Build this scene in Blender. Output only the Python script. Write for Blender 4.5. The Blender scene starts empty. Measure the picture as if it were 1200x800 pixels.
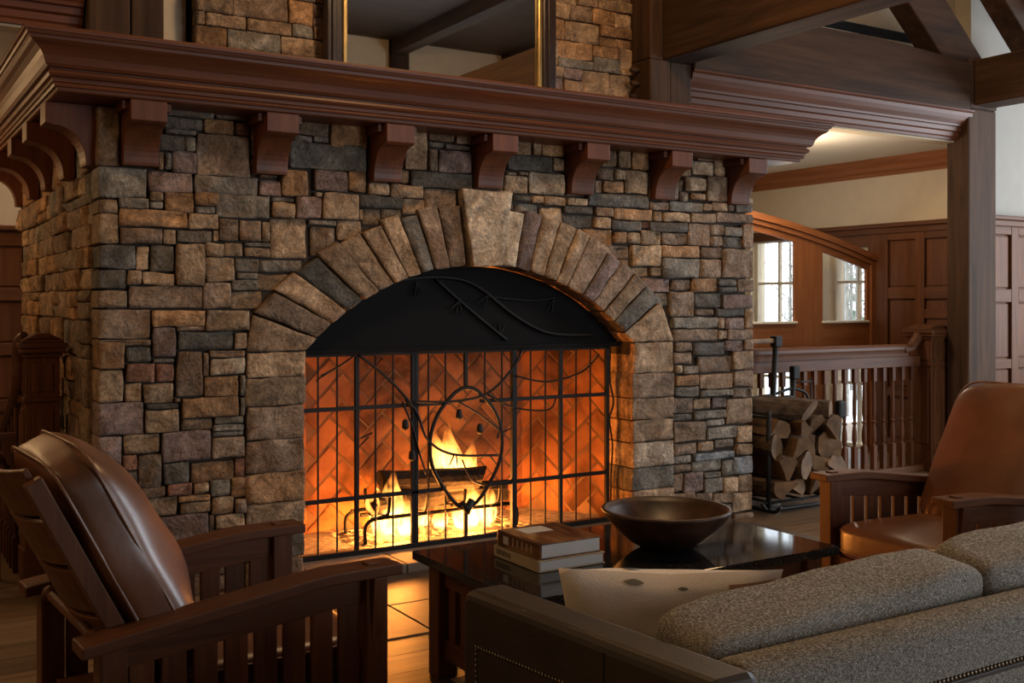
import bpy, bmesh, math, random
from mathutils import Vector, Matrix, noise

# ------------------------------------------------------------------ camera
scn = bpy.context.scene
C = scn.collection
cam_d = bpy.data.cameras.new('camera')
cam = bpy.data.objects.new('camera', cam_d); C.objects.link(cam)
cam.location = (-0.93, -5.0, 1.367)
cam.rotation_euler = (math.pi/2, 0, -math.radians(31.6))
cam_d.sensor_width = 36.0
cam_d.lens = 36.0*1251/1200
cam_d.shift_y = -47/1200
cam_d.clip_start = 0.05
scn.camera = cam
# ------------------------------------------------------------------ exposure
vs = scn.view_settings
vs.view_transform = 'Standard'; vs.look = 'None'; vs.gamma = 1; vs.exposure = 0.0
vs.use_curve_mapping = False
# ------------------------------------------------------------------ sky
w = bpy.data.worlds.new('overcast_sky'); scn.world = w; w.use_nodes = True
bg = w.node_tree.nodes['Background']
bg.inputs[0].default_value = (0.80, 0.88, 0.97, 1); bg.inputs[1].default_value = 4.0
# ------------------------------------------------------------------ large lights (daylight in the tall windows behind the camera, assumed lamps without fixtures, added warm fills)
def area(name, loc, target, sx, sy, power, col):
    d = bpy.data.lights.new(name, 'AREA'); d.shape = 'RECTANGLE'; d.size = sx; d.size_y = sy
    d.energy = power; d.color = col
    o = bpy.data.objects.new(name, d); C.objects.link(o); o.location = loc
    o.rotation_euler = (Vector(target)-Vector(loc)).to_track_quat('-Z', 'Y').to_euler()
    return o
def lamp(name, loc, power, col, r=0.1):
    d = bpy.data.lights.new(name, 'POINT'); d.energy = power; d.color = col; d.shadow_soft_size = r
    o = bpy.data.objects.new(name, d); C.objects.link(o); o.location = loc
    return o
DAY = (0.86, 0.93, 1.0); WARM = (1.0, 0.62, 0.30)
area('window_daylight_rear', (5.2, -8.85, 2.0), (5.2, 0, 2.0), 4.6, 2.6, 215, DAY)
area('window_daylight_side', (9.35, -1.9, 2.1), (0, -1.9, 2.1), 2.9, 2.8, 270, (.80,.90,1.0))
lamp('assumed_lamp_light_a', (-2.6, -1.4, 2.9), 46, WARM, .5)  # assumed unseen lamp, a bare light added to warm the left stone side
lamp('assumed_lamp_light_b', (2.0, -1.9, 4.3), 155, WARM, .3)  # bare warm light for the stone front, overhead lamp only assumed, no fixture
lamp('truss_fill_light', (5.2, -.3, 4.4), 30, WARM, .2)  # added fill warming the cream wall above the beam, no fixture there
lamp('stairwell_fill_light', (5.3, 1.0, 2.30), 30, (1.0, .80, .58), .15)  # extra warm fill put in to brighten the stairwell and its ceiling
lamp('left_passage_fill_light', (-1.2, 2.2, 2.2), 20, WARM, .15)  # warm light added for the left passage, without any lamp there

random.seed(11)
R = math.radians
# ------------------------------------------------------------------ materials
MATS = {}
def mat(name):
    m = bpy.data.materials.new(name); m.use_nodes = True
    nt = m.node_tree; b = nt.nodes['Principled BSDF']
    MATS[name] = m
    return m, nt, b
def node(nt, t, **kw):
    n = nt.nodes.new(t)
    for k, v in kw.items():
        if k.startswith('i_'):
            n.inputs[k[2:].replace('_', ' ')].default_value = v
        else: setattr(n, k, v)
    return n
def ramp(nt, stops):
    r = nt.nodes.new('ShaderNodeValToRGB'); e = r.color_ramp.elements
    while len(e) < len(stops): e.new(0.5)
    for el, (p, c) in zip(e, stops): el.position = p; el.color = (*c, 1)
    return r
def coords(nt, scale=(1,1,1), rnd=True):
    """object coordinates, shifted per object so that no two pieces share their figure"""
    tc = node(nt, 'ShaderNodeTexCoord'); mp = node(nt, 'ShaderNodeMapping')
    mp.inputs['Scale'].default_value = scale
    nt.links.new(tc.outputs['Object'], mp.inputs['Vector'])
    if rnd:
        oi = node(nt, 'ShaderNodeObjectInfo')
        mu = node(nt, 'ShaderNodeMath', operation='MULTIPLY'); mu.inputs[1].default_value = 37.0
        nt.links.new(oi.outputs['Random'], mu.inputs[0])
        cx = node(nt, 'ShaderNodeCombineXYZ')
        for i in range(3): nt.links.new(mu.outputs[0], cx.inputs[i])
        nt.links.new(cx.outputs[0], mp.inputs['Location'])
    return mp.outputs['Vector']
def bump(nt, b, h, strength=0.3, dist=0.01):
    bp = node(nt, 'ShaderNodeBump'); bp.inputs['Strength'].default_value = strength; bp.inputs['Distance'].default_value = dist
    nt.links.new(h, bp.inputs['Height']); nt.links.new(bp.outputs['Normal'], b.inputs['Normal'])
def plain(name, col, rough=0.6, metal=0.0, var=0.12, nscale=8, bstr=0.0, bscale=60, coat=0.0, spec=0.5):
    m, nt, b = mat(name)
    v = coords(nt)
    n = node(nt, 'ShaderNodeTexNoise', i_Scale=nscale, i_Detail=6.0); nt.links.new(v, n.inputs['Vector'])
    r = ramp(nt, [(.3, tuple(c*(1-var) for c in col)), (.7, tuple(min(1, c*(1+var)) for c in col))])
    nt.links.new(n.outputs['Fac'], r.inputs[0]); nt.links.new(r.outputs[0], b.inputs['Base Color'])
    b.inputs['Roughness'].default_value = rough; b.inputs['Metallic'].default_value = metal
    b.inputs['Coat Weight'].default_value = coat; b.inputs['Specular IOR Level'].default_value = spec
    if bstr:
        n2 = node(nt, 'ShaderNodeTexNoise', i_Scale=bscale, i_Detail=5.0); nt.links.new(v, n2.inputs['Vector'])
        bump(nt, b, n2.outputs['Fac'], bstr, .01)
    return m
def wood(name, dark, light, axis=0, rough=0.4, grain=1.0, bstr=0.12, coat=0.0, rnd=0.25):
    m, nt, b = mat(name)
    s = [26*grain]*3; s[axis] = 1.6*grain
    v = coords(nt, tuple(s))
    n = node(nt, 'ShaderNodeTexNoise', i_Scale=1.0, i_Detail=7.0, i_Roughness=.65, i_Distortion=.6); nt.links.new(v, n.inputs['Vector'])
    r = ramp(nt, [(.28, dark), (.72, light)]); nt.links.new(n.outputs['Fac'], r.inputs[0])
    oi = node(nt, 'ShaderNodeObjectInfo')
    mr = node(nt, 'ShaderNodeMapRange'); mr.inputs['To Min'].default_value = 1-rnd; mr.inputs['To Max'].default_value = 1+rnd
    nt.links.new(oi.outputs['Random'], mr.inputs['Value'])
    hs = node(nt, 'ShaderNodeHueSaturation'); nt.links.new(mr.outputs[0], hs.inputs['Value']); nt.links.new(r.outputs[0], hs.inputs['Color'])
    nt.links.new(hs.outputs[0], b.inputs['Base Color'])
    b.inputs['Roughness'].default_value = rough; b.inputs['Coat Weight'].default_value = coat; b.inputs['Coat Roughness'].default_value = .3; b.inputs['Specular IOR Level'].default_value = .28
    bump(nt, b, n.outputs['Fac'], bstr, .004)
    return m
def stone(name, col, stain=(.20, .10, .045), dk=.38):
    m, nt, b = mat(name)
    v = coords(nt)
    n1 = node(nt, 'ShaderNodeTexNoise', i_Scale=9.0, i_Detail=9.0, i_Roughness=.68, i_Distortion=.8); nt.links.new(v, n1.inputs['Vector'])
    n2 = node(nt, 'ShaderNodeTexNoise', i_Scale=3.2, i_Detail=5.0, i_Distortion=1.4); nt.links.new(v, n2.inputs['Vector'])
    n3 = node(nt, 'ShaderNodeTexNoise', i_Scale=55.0, i_Detail=6.0, i_Roughness=.7); nt.links.new(v, n3.inputs['Vector'])
    r1 = ramp(nt, [(.30, tuple(c*dk for c in col)), (.5, col), (.70, tuple(min(1, c*1.75+.03) for c in col))])
    nt.links.new(n1.outputs['Fac'], r1.inputs[0])
    r2 = ramp(nt, [(.50, (0,0,0)), (.66, (1,1,1))]); nt.links.new(n2.outputs['Fac'], r2.inputs[0])
    mx = node(nt, 'ShaderNodeMix', data_type='RGBA'); mu = node(nt, 'ShaderNodeMath', operation='MULTIPLY'); mu.inputs[1].default_value = .55
    nt.links.new(r2.outputs[0], mu.inputs[0]); nt.links.new(mu.outputs[0], mx.inputs[0])
    nt.links.new(r1.outputs[0], mx.inputs[6]); mx.inputs[7].default_value = (*stain, 1)
    oi = node(nt, 'ShaderNodeObjectInfo')
    mr = node(nt, 'ShaderNodeMapRange'); mr.inputs['To Min'].default_value = .72; mr.inputs['To Max'].default_value = 1.28
    nt.links.new(oi.outputs['Random'], mr.inputs['Value'])
    hs = node(nt, 'ShaderNodeHueSaturation'); nt.links.new(mr.outputs[0], hs.inputs['Value']); nt.links.new(mx.outputs[2], hs.inputs['Color'])
    r3 = ramp(nt, [(.35, (.62,.62,.62)), (.65, (1.25,1.25,1.25))]); nt.links.new(n3.outputs['Fac'], r3.inputs[0])
    m2 = node(nt, 'ShaderNodeMix', data_type='RGBA', blend_type='MULTIPLY'); m2.inputs[0].default_value = 1
    nt.links.new(hs.outputs[0], m2.inputs[6]); nt.links.new(r3.outputs[0], m2.inputs[7])
    nt.links.new(m2.outputs[2], b.inputs['Base Color'])
    b.inputs['Roughness'].default_value = .72; b.inputs['Specular IOR Level'].default_value = .35
    ad = node(nt, 'ShaderNodeMath', operation='MULTIPLY_ADD'); ad.inputs[1].default_value = .35
    nt.links.new(n3.outputs['Fac'], ad.inputs[0]); nt.links.new(n1.outputs['Fac'], ad.inputs[2])
    n4 = node(nt, 'ShaderNodeTexNoise', i_Scale=24.0, i_Detail=4.0, i_Distortion=1.2); nt.links.new(v, n4.inputs['Vector'])
    a4 = node(nt, 'ShaderNodeMath', operation='MULTIPLY_ADD'); a4.inputs[1].default_value = .5
    nt.links.new(n4.outputs['Fac'], a4.inputs[0]); nt.links.new(ad.outputs[0], a4.inputs[2])
    bump(nt, b, a4.outputs[0], 1.0, .032)
    return m
ST = {'t': stone('stone_tan', (.40,.262,.150)), 'l': stone('stone_pale', (.50,.38,.26)), 'o': stone('stone_ochre', (.40,.215,.095)),
      'b': stone('stone_brown', (.27,.178,.112)), 'g': stone('stone_grey', (.225,.190,.145), (.20,.13,.08)), 'd': stone('stone_slate', (.115,.100,.080), (.14,.10,.065)),
      'm': stone('stone_mauve', (.255,.170,.140)), 'r': stone('stone_red', (.29,.135,.085)), 's': stone('stone_blue_grey', (.24,.245,.25), (.18,.155,.14))}
plain('mortar', (.05,.037,.027), .95, var=.3)
wood('timber_x', (.018,.0085,.0042), (.082,.041,.020), 0, .78, .55, .5)
wood('timber_y', (.018,.0085,.0042), (.082,.041,.020), 1, .78, .55, .5)
wood('timber_z', (.018,.0085,.0042), (.082,.041,.020), 2, .78, .55, .5)
wood('mantel_x', (.080,.022,.008), (.165,.052,.018), 0, .46, .8, .05, .08, .08)
wood('mantel_y', (.080,.022,.008), (.165,.052,.018), 1, .46, .8, .05, .08, .08)
wood('mantel_z', (.080,.022,.008), (.165,.052,.018), 2, .46, .8, .05, .08, .12)
wood('oak_x', (.066,.021,.0075), (.155,.056,.019), 0, .50, 1.2, .06, .04, .15)
wood('oak_y', (.066,.021,.0075), (.155,.056,.019), 1, .50, 1.2, .06, .04, .15)
wood('oak_z', (.066,.021,.0075), (.155,.056,.019), 2, .50, 1.2, .06, .04, .15)
wood('cherry_z', (.20,.062,.017), (.34,.12,.037), 2, .55, .9, .05, .0, .1)
wood('cherry_y', (.20,.062,.017), (.34,.12,.037), 1, .55, .9, .05, .0, .1)
wood('cherry_x', (.20,.062,.017), (.34,.12,.037), 0, .55, .9, .05, .0, .1)
wood('panel_z', (.085,.030,.010), (.17,.062,.021), 2, .55, .9, .05, .0, .1)
wood('panel_x', (.085,.030,.010), (.17,.062,.021), 0, .55, .9, .05, .0, .1)
wood('panel_y', (.085,.030,.010), (.17,.062,.021), 1, .55, .9, .05, .0, .1)
wood('floor_oak', (.105,.062,.032), (.23,.145,.078), 0, .42, .7, .08, .0, .28)
wood('ceiling_wood', (.020,.011,.007), (.06,.032,.018), 0, .6, .5, .2)
plain('cream_paint', (.60,.49,.34), .85, var=.04)
plain('grey_paint', (.34,.32,.28), .85, var=.03)
plain('white_paint', (.74,.68,.57), .85, var=.03)
plain('window_paint', (.82,.74,.57), .5, var=.05)
plain('black_iron', (.008,.0075,.0075), .6, 0, var=.3, bstr=.2, bscale=90, spec=.3)
plain('hood_steel', (.005,.0045,.0045), .7, 0, var=.3, nscale=3, spec=.12)
plain('firebrick', (.40,.16,.06), .85, var=.45, nscale=5, bstr=.5, bscale=30)
_m = MATS['firebrick']; _nt = _m.node_tree; _b = _nt.nodes['Principled BSDF']
_g = node(_nt, 'ShaderNodeNewGeometry'); _n = node(_nt, 'ShaderNodeTexNoise', i_Scale=2.6, i_Detail=5.0, i_Distortion=.7); _nt.links.new(_g.outputs['Position'], _n.inputs['Vector'])
_r = ramp(_nt, [(.36, (.28,.26,.24)), (.52, (1,1,1))]); _nt.links.new(_n.outputs['Fac'], _r.inputs[0])
_x = node(_nt, 'ShaderNodeMix', data_type='RGBA', blend_type='MULTIPLY'); _x.inputs[0].default_value = 1
_nt.links.new(_b.inputs['Base Color'].links[0].from_socket, _x.inputs[6]); _nt.links.new(_r.outputs[0], _x.inputs[7]); _nt.links.new(_x.outputs[2], _b.inputs['Base Color'])
plain('fire_mortar', (.20,.12,.07), .95, var=.3)
plain('soot', (.012,.010,.009), .95)
plain('hearth_stone', (.20,.165,.135), .8, var=.25, nscale=5, bstr=.25, bscale=20)
plain('slate_tile', (.095,.068,.048), .50, var=.35, nscale=4, bstr=.15, bscale=14)
plain('ash', (.30,.26,.22), .95, var=.5, nscale=25, bstr=.8, bscale=40)
plain('charred_bark', (.020,.014,.011), .9, var=.6, nscale=20, bstr=1.0, bscale=25)
plain('brown_leather', (.150,.054,.021), .38, var=.30, nscale=5, bstr=.22, bscale=11, coat=.0, spec=1.0)
plain('dark_leather', (.040,.028,.019), .46, var=.2, nscale=6, bstr=.08, bscale=120)
plain('brass_nail', (.20,.16,.11), .35, .9)
plain('gilt', (.62,.42,.16), .3, .9, var=.2)
plain('dark_frame', (.028,.014,.010), .3, var=.3, coat=.3)
plain('bowl_wood', (.055,.026,.015), .42, var=.75, nscale=11, coat=.0)
plain('paper', (.80,.78,.74), .8, var=.04)
plain('book_beige', (.47,.37,.24), .6, var=.15)
plain('ink', (.05,.04,.03), .7)
plain('label_white', (.60,.57,.54), .6, var=.05)
plain('rug_wool', (.36,.31,.25), .95, var=.3, nscale=60, bstr=.6, bscale=250)
plain('snow', (.82,.85,.9), .9, var=.04)
plain('tree_bark', (.20,.18,.15), .9, var=.4)
plain('pine_green', (.10,.14,.085), .9, var=.4)
plain('bark', (.085,.055,.035), .92, var=.55, nscale=14, bstr=1.0, bscale=30)
plain('split_wood', (.165,.092,.043), .8, var=.5, nscale=9, bstr=.4, bscale=30)
plain('linen', (.86,.74,.61), .85, var=.12, nscale=4, bstr=.25, bscale=200)
plain('linen_rust', (.42,.24,.14), .85, var=.15, bstr=.25, bscale=200)
plain('leaf_grey', (.20,.18,.14), .85, var=.2)
def mk_granite():
    m, nt, b = mat('granite')
    v = coords(nt, rnd=False)
    n = node(nt, 'ShaderNodeTexNoise', i_Scale=90.0, i_Detail=3.0, i_Roughness=.7); nt.links.new(v, n.inputs['Vector'])
    r = ramp(nt, [(.50, (.008,.008,.009)), (.62, (.03,.03,.032)), (.72, (.14,.13,.12))]); nt.links.new(n.outputs['Fac'], r.inputs[0])
    nt.links.new(r.outputs[0], b.inputs['Base Color']); b.inputs['Roughness'].default_value = .06
mk_granite()
def mk_tweed():
    m, nt, b = mat('tweed')
    v = coords(nt, (1,1,1))
    a = node(nt, 'ShaderNodeMapping'); a.inputs['Scale'].default_value = (170, 170, 800); nt.links.new(v, a.inputs['Vector'])
    c = node(nt, 'ShaderNodeMapping'); c.inputs['Scale'].default_value = (800, 700, 170); nt.links.new(v, c.inputs['Vector'])
    n1 = node(nt, 'ShaderNodeTexNoise', i_Scale=1.0, i_Detail=2.0); nt.links.new(a.outputs[0], n1.inputs['Vector'])
    n2 = node(nt, 'ShaderNodeTexNoise', i_Scale=1.0, i_Detail=2.0); nt.links.new(c.outputs[0], n2.inputs['Vector'])
    ad = node(nt, 'ShaderNodeMath', operation='ADD'); nt.links.new(n1.outputs['Fac'], ad.inputs[0]); nt.links.new(n2.outputs['Fac'], ad.inputs[1])
    ha = node(nt, 'ShaderNodeMath', operation='MULTIPLY'); ha.inputs[1].default_value = .5; nt.links.new(ad.outputs[0], ha.inputs[0])
    r = ramp(nt, [(.36, (.065,.055,.040)), (.50, (.25,.225,.185)), (.64, (.66,.63,.57))]); nt.links.new(ha.outputs[0], r.inputs[0])
    nt.links.new(r.outputs[0], b.inputs['Base Color']); b.inputs['Roughness'].default_value = .95
    b.inputs['Specular IOR Level'].default_value = .15
    bump(nt, b, ha.outputs[0], .8, .004)
mk_tweed()
def mk_cover():
    m, nt, b = mat('book_cover')
    v = coords(nt, (10, 3, 10), rnd=False)
    n = node(nt, 'ShaderNodeTexNoise', i_Scale=1.0, i_Detail=6.0, i_Distortion=1.0); nt.links.new(v, n.inputs['Vector'])
    r = ramp(nt, [(.35, (.05,.018,.008)), (.52, (.20,.085,.03)), (.68, (.50,.30,.13))]); nt.links.new(n.outputs['Fac'], r.inputs[0])
    nt.links.new(r.outputs[0], b.inputs['Base Color']); b.inputs['Roughness'].default_value = .35
mk_cover()
def mk_glass(name, rough=0.0):
    m, nt, b = mat(name)
    b.inputs['Base Color'].default_value = (.97,.98,.98,1); b.inputs['Roughness'].default_value = rough
    b.inputs['Transmission Weight'].default_value = 1.0; b.inputs['IOR'].default_value = 1.02
mk_glass('window_glass')
m, nt, b = mat('mirror_glass')
b.inputs['Base Color'].default_value = (.80,.80,.79,1); b.inputs['Metallic'].default_value = 1; b.inputs['Roughness'].default_value = .015
def mk_flame():
    m, nt, b = mat('flame_gas')
    nt.nodes.remove(b)
    out = nt.nodes['Material Output']
    tc = node(nt, 'ShaderNodeTexCoord'); sp = node(nt, 'ShaderNodeSeparateXYZ'); nt.links.new(tc.outputs['Generated'], sp.inputs[0])
    r = ramp(nt, [(0, (1,.62,.20)), (.35, (1,.50,.12)), (.7, (1,.33,.05)), (1, (1,.2,.02))]); nt.links.new(sp.outputs['Z'], r.inputs[0])
    n = node(nt, 'ShaderNodeTexNoise', i_Scale=16.0, i_Detail=3.0, i_Distortion=1.5)
    mp = node(nt, 'ShaderNodeMapping'); mp.inputs['Scale'].default_value = (1,1,.35); nt.links.new(coords(nt), mp.inputs['Vector']); nt.links.new(mp.outputs[0], n.inputs['Vector'])
    r2 = ramp(nt, [(.38, (0,0,0)), (.62, (1,1,1))]); nt.links.new(n.outputs['Fac'], r2.inputs[0])
    r3 = ramp(nt, [(0, (1,1,1)), (.35, (.75,.75,.75)), (1, (.03,.03,.03))]); nt.links.new(sp.outputs['Z'], r3.inputs[0])
    mu = node(nt, 'ShaderNodeMath', operation='MULTIPLY'); nt.links.new(r2.outputs[0], mu.inputs[0]); nt.links.new(r3.outputs[0], mu.inputs[1])
    m2 = node(nt, 'ShaderNodeMath', operation='MULTIPLY'); m2.inputs[1].default_value = 130.0; nt.links.new(mu.outputs[0], m2.inputs[0])
    e = node(nt, 'ShaderNodeEmission'); nt.links.new(r.outputs[0], e.inputs['Color']); nt.links.new(m2.outputs[0], e.inputs['Strength'])
    nt.links.new(e.outputs[0], out.inputs['Volume'])
mk_flame()
def mk_ember():
    m, nt, b = mat('embers')
    v = coords(nt, rnd=False)
    n = node(nt, 'ShaderNodeTexNoise', i_Scale=22.0, i_Detail=4.0); nt.links.new(v, n.inputs['Vector'])
    r = ramp(nt, [(.47, (0,0,0)), (.62, (1,1,1))]); nt.links.new(n.outputs['Fac'], r.inputs[0])
    mu = node(nt, 'ShaderNodeMath', operation='MULTIPLY'); mu.inputs[1].default_value = 3.5; nt.links.new(r.outputs[0], mu.inputs[0])
    b.inputs['Base Color'].default_value = (.05,.035,.03,1); b.inputs['Roughness'].default_value = .95
    b.inputs['Emission Color'].default_value = (1,.30,.05,1); nt.links.new(mu.outputs[0], b.inputs['Emission Strength'])
mk_ember()

# ------------------------------------------------------------------ mesh helpers
FR = {}                                     # origin of each object inside its thing's frame
def rootpos(o): return FR.get(o.name, Vector((0,0,0)))
class MB:
    def __init__(s): s.v = []; s.f = []; s.mi = []; s.cur = 0
    def _f(s, idx): s.f.append(idx); s.mi.append(s.cur)
    def box(s, x0, y0, z0, x1, y1, z1, M=None):
        b = len(s.v)
        P = [(x0,y0,z0),(x1,y0,z0),(x1,y1,z0),(x0,y1,z0),(x0,y0,z1),(x1,y0,z1),(x1,y1,z1),(x0,y1,z1)]
        s.v += [tuple(M @ Vector(p)) if M else p for p in P]
        for q in ((0,3,2,1),(4,5,6,7),(0,1,5,4),(1,2,6,5),(2,3,7,6),(3,0,4,7)): s._f(tuple(b+i for i in q))
        return s
    def prism(s, poly, axis, a, c, M=None):
        """poly: 2D points; axis 0: (y,z) along x; 1: (x,z) along y; 2: (x,y) along z"""
        b = len(s.v); n = len(poly)
        for t in (a, c):
            for (p, q) in poly:
                v = {0: (t,p,q), 1: (p,t,q), 2: (p,q,t)}[axis]
                s.v.append(tuple(M @ Vector(v)) if M else v)
        s._f(tuple(b+i for i in range(n-1, -1, -1))); s._f(tuple(b+n+i for i in range(n)))
        for i in range(n):
            j = (i+1) % n; s._f((b+i, b+j, b+n+j, b+n+i))
        return s
    def tube(s, pts, r, n=6, closed=False, cap=True, sy=1.0):
        pts = [Vector(p) for p in pts]; m = len(pts); b = len(s.v)
        rr = r if isinstance(r, (list, tuple)) else [r]*m
        up = None
        for i, p in enumerate(pts):
            if closed: t = pts[(i+1) % m]-pts[i-1]
            else: t = pts[min(i+1, m-1)]-pts[max(i-1, 0)]
            t.normalize()
            if up is None:
                up = Vector((0,0,1)) if abs(t.z) < .9 else Vector((1,0,0))
            u = (up-t*up.dot(t)).normalized(); w_ = t.cross(u); up = u
            for k in range(n):
                a = 2*math.pi*k/n
                s.v.append(tuple(p+u*(rr[i]*math.cos(a))+w_*(rr[i]*sy*math.sin(a))))
        for i in range(m if closed else m-1):
            j = (i+1) % m
            for k in range(n):
                l = (k+1) % n; s._f((b+i*n+k, b+i*n+l, b+j*n+l, b+j*n+k))
        if cap and not closed:
            s._f(tuple(b+k for k in range(n-1, -1, -1))); s._f(tuple(b+(m-1)*n+k for k in range(n)))
        return s
    def lathe(s, prof, cx, cy, n=16, close=True):
        b = len(s.v); m = len(prof)
        for (r, z) in prof:
            for k in range(n):
                a = 2*math.pi*(k+.5)/n; s.v.append((cx+r*math.cos(a), cy+r*math.sin(a), z))
        for i in range(m-1):
            for k in range(n):
                l = (k+1) % n; s._f((b+i*n+k, b+i*n+l, b+(i+1)*n+l, b+(i+1)*n+k))
        if close:
            s._f(tuple(b+k for k in range(n-1, -1, -1))); s._f(tuple(b+(m-1)*n+k for k in range(n)))
        return s
    def grid(s, P):
        b = len(s.v); h = len(P); w_ = len(P[0])
        for row in P: s.v += [tuple(p) for p in row]
        for i in range(h-1):
            for j in range(w_-1): s._f((b+i*w_+j, b+i*w_+j+1, b+(i+1)*w_+j+1, b+(i+1)*w_+j))
        return s
    def xf(s, M): s.v = [tuple(M @ Vector(p)) for p in s.v]; return s
    def build(s, name, material, parent=None, smooth=False, bevel=0.0, seg=2, base=False, fix=True):
        V = [Vector(p) for p in s.v]
        lo = Vector([min(p[i] for p in V) for i in range(3)]); hi = Vector([max(p[i] for p in V) for i in range(3)])
        c = (lo+hi)/2
        if base: c.z = lo.z
        me = bpy.data.meshes.new(name); me.from_pydata([tuple(p-c) for p in V], [], s.f)
        if fix:
            bm = bmesh.new(); bm.from_mesh(me); bmesh.ops.recalc_face_normals(bm, faces=bm.faces); bm.to_mesh(me); bm.free()
        for mm in (material if isinstance(material, (list, tuple)) else [material]): me.materials.append(MATS[mm] if isinstance(mm, str) else mm)
        if isinstance(material, (list, tuple)): me.polygons.foreach_set('material_index', s.mi)
        if smooth: me.polygons.foreach_set('use_smooth', [True]*len(me.polygons))
        o = bpy.data.objects.new(name, me); C.objects.link(o)
        return place(o, c, parent, bevel, seg)
def place(o, c, parent=None, bevel=0.0, seg=2):
    c = Vector(c); FR[o.name] = c
    if parent is not None: o.parent = parent; o.location = c-rootpos(parent)
    else: o.location = c
    if bevel:
        md = o.modifiers.new('bevel', 'BEVEL'); md.width = bevel; md.segments = seg; md.limit_method = 'ANGLE'; md.angle_limit = R(40)
    return o
def shared(me, name, c, parent, rot=None):
    o = bpy.data.objects.new(name, me); C.objects.link(o); place(o, c, parent)
    if rot: o.rotation_euler = rot
    return o
def tag(o, label=None, cat=None, group=None, kind=None):
    if label: o['label'] = label
    if cat: o['category'] = cat
    if group: o['group'] = group
    if kind: o['kind'] = kind
    return o
def thing(name, label, cat, loc=(0,0,0), rz=0.0, group=None, local=False, kind=None):
    o = bpy.data.objects.new(name, None); C.objects.link(o); o.location = loc; o.rotation_euler = (0,0,rz)
    o.empty_display_size = .1
    FR[o.name] = Vector((0,0,0)) if local else Vector(loc)
    return tag(o, label, cat, group, kind)
def spline(pts, k=6):
    pts = [Vector(p) for p in pts]; out = []
    for i in range(len(pts)-1):
        p0 = pts[max(i-1,0)]; p1 = pts[i]; p2 = pts[i+1]; p3 = pts[min(i+2,len(pts)-1)]
        for j in range(k):
            t = j/k
            out.append(.5*((2*p1)+(p2-p0)*t+(2*p0-5*p1+4*p2-p3)*t*t+(3*p1-p0-3*p2+p3)*t**3))
    out.append(pts[-1]); return out
def bx(name, m, p, x0, y0, z0, x1, y1, z1, bevel=0.004, seg=2, **kw):
    return MB().box(x0, y0, z0, x1, y1, z1).build(name, m, p, bevel=bevel, seg=seg, **kw)
def rounded(mb, cx, cy, cz, sx, sy, sz, e=6.0, cuts=10, puff=0.0, axis=2, M=None, seed=0, wob=0.0):
    """a stuffed box: half sizes sx, sy, sz; e squareness; puff swells the thin axis"""
    bm = bmesh.new(); bmesh.ops.create_cube(bm, size=2)
    bmesh.ops.subdivide_edges(bm, edges=bm.edges, cuts=cuts, use_grid_fill=True)
    b = len(mb.v); bm.verts.index_update()
    H = (sx, sy, sz)
    for v in bm.verts:
        p = Vector([math.sin(c*math.pi/2*.98)/math.sin(math.pi/2*.98) for c in v.co])
        k = sum(abs(c)**e for c in p)**(-1/e); p *= k
        o = [i for i in range(3) if i != axis]
        g = 1+puff*(1-min(1, p[o[0]]**2))*(1-min(1, p[o[1]]**2))
        p[axis] *= g
        q = Vector((p.x*sx, p.y*sy, p.z*sz))
        if wob: q += Vector((0,0,0))+noise.noise_vector(q*6+Vector((seed,seed,0)))*wob
        if M: q = M @ q
        mb.v.append((q.x+cx, q.y+cy, q.z+cz))
    for f in bm.faces: mb._f(tuple(b+v.index for v in f.verts))
    bm.free(); return mb

# ================================================================== THE SETTING
# ---- floor: boards along the room's length
floor = MB().box(-5, -9.2, -.2, 9.6, 3.4, -.021).build('floor', 'floor_oak')
tag(floor, kind='structure')
random.seed(5)
PW = .186; y = -4.79
plank_cache = {}
def plank(x0, x1, y0):
    L = round((x1-x0)*20)/20
    key = round(L, 2)
    if key not in plank_cache:
        mb = MB().box(-key/2+.001, -PW/2+.0012, -.02, key/2-.001, PW/2-.0012, 0)
        me = bpy.data.meshes.new('plank'); me.from_pydata(mb.v, [], mb.f); me.materials.append(MATS['floor_oak']); plank_cache[key] = me
    shared(plank_cache[key], 'plank', ((x0+x1)/2, y0+PW/2, 0), floor)
row = 0
while y < 3.15:
    spans = [(-3.2, 8.4)]
    if y+PW/2 > -1.07 and y+PW/2 < -.14: spans = [(-3.2, .2), (3.8, 8.4)]
    elif y+PW/2 > -.14 and y+PW/2 < .05: spans = [(-3.2, .9), (3.05, 8.4)]
    elif y+PW/2 >= .05: spans = [(-3.2, 0.05), (3.9, 8.4)]
    for a, b_ in spans:
        x = a
        while x < b_-.01:
            L = round(random.choice((1.2,1.5,1.8,2.1,2.4))+(.35 if x == a and row % 2 else 0), 2)
            e = min(x+L, b_)
            if b_-e < .5: e = b_
            plank(x, e, y); x = e
    y += PW; row += 1
for i in range(8):
    for j in range(2):
        x0 = .21+.45*i; y0, y1 = ((-1.07,-.63), (-.63,-.15))[j]
        bx('tile', 'slate_tile', floor, x0+.004, y0+.004, -.02, x0+.446, y1-.004, .003, .003)

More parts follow.
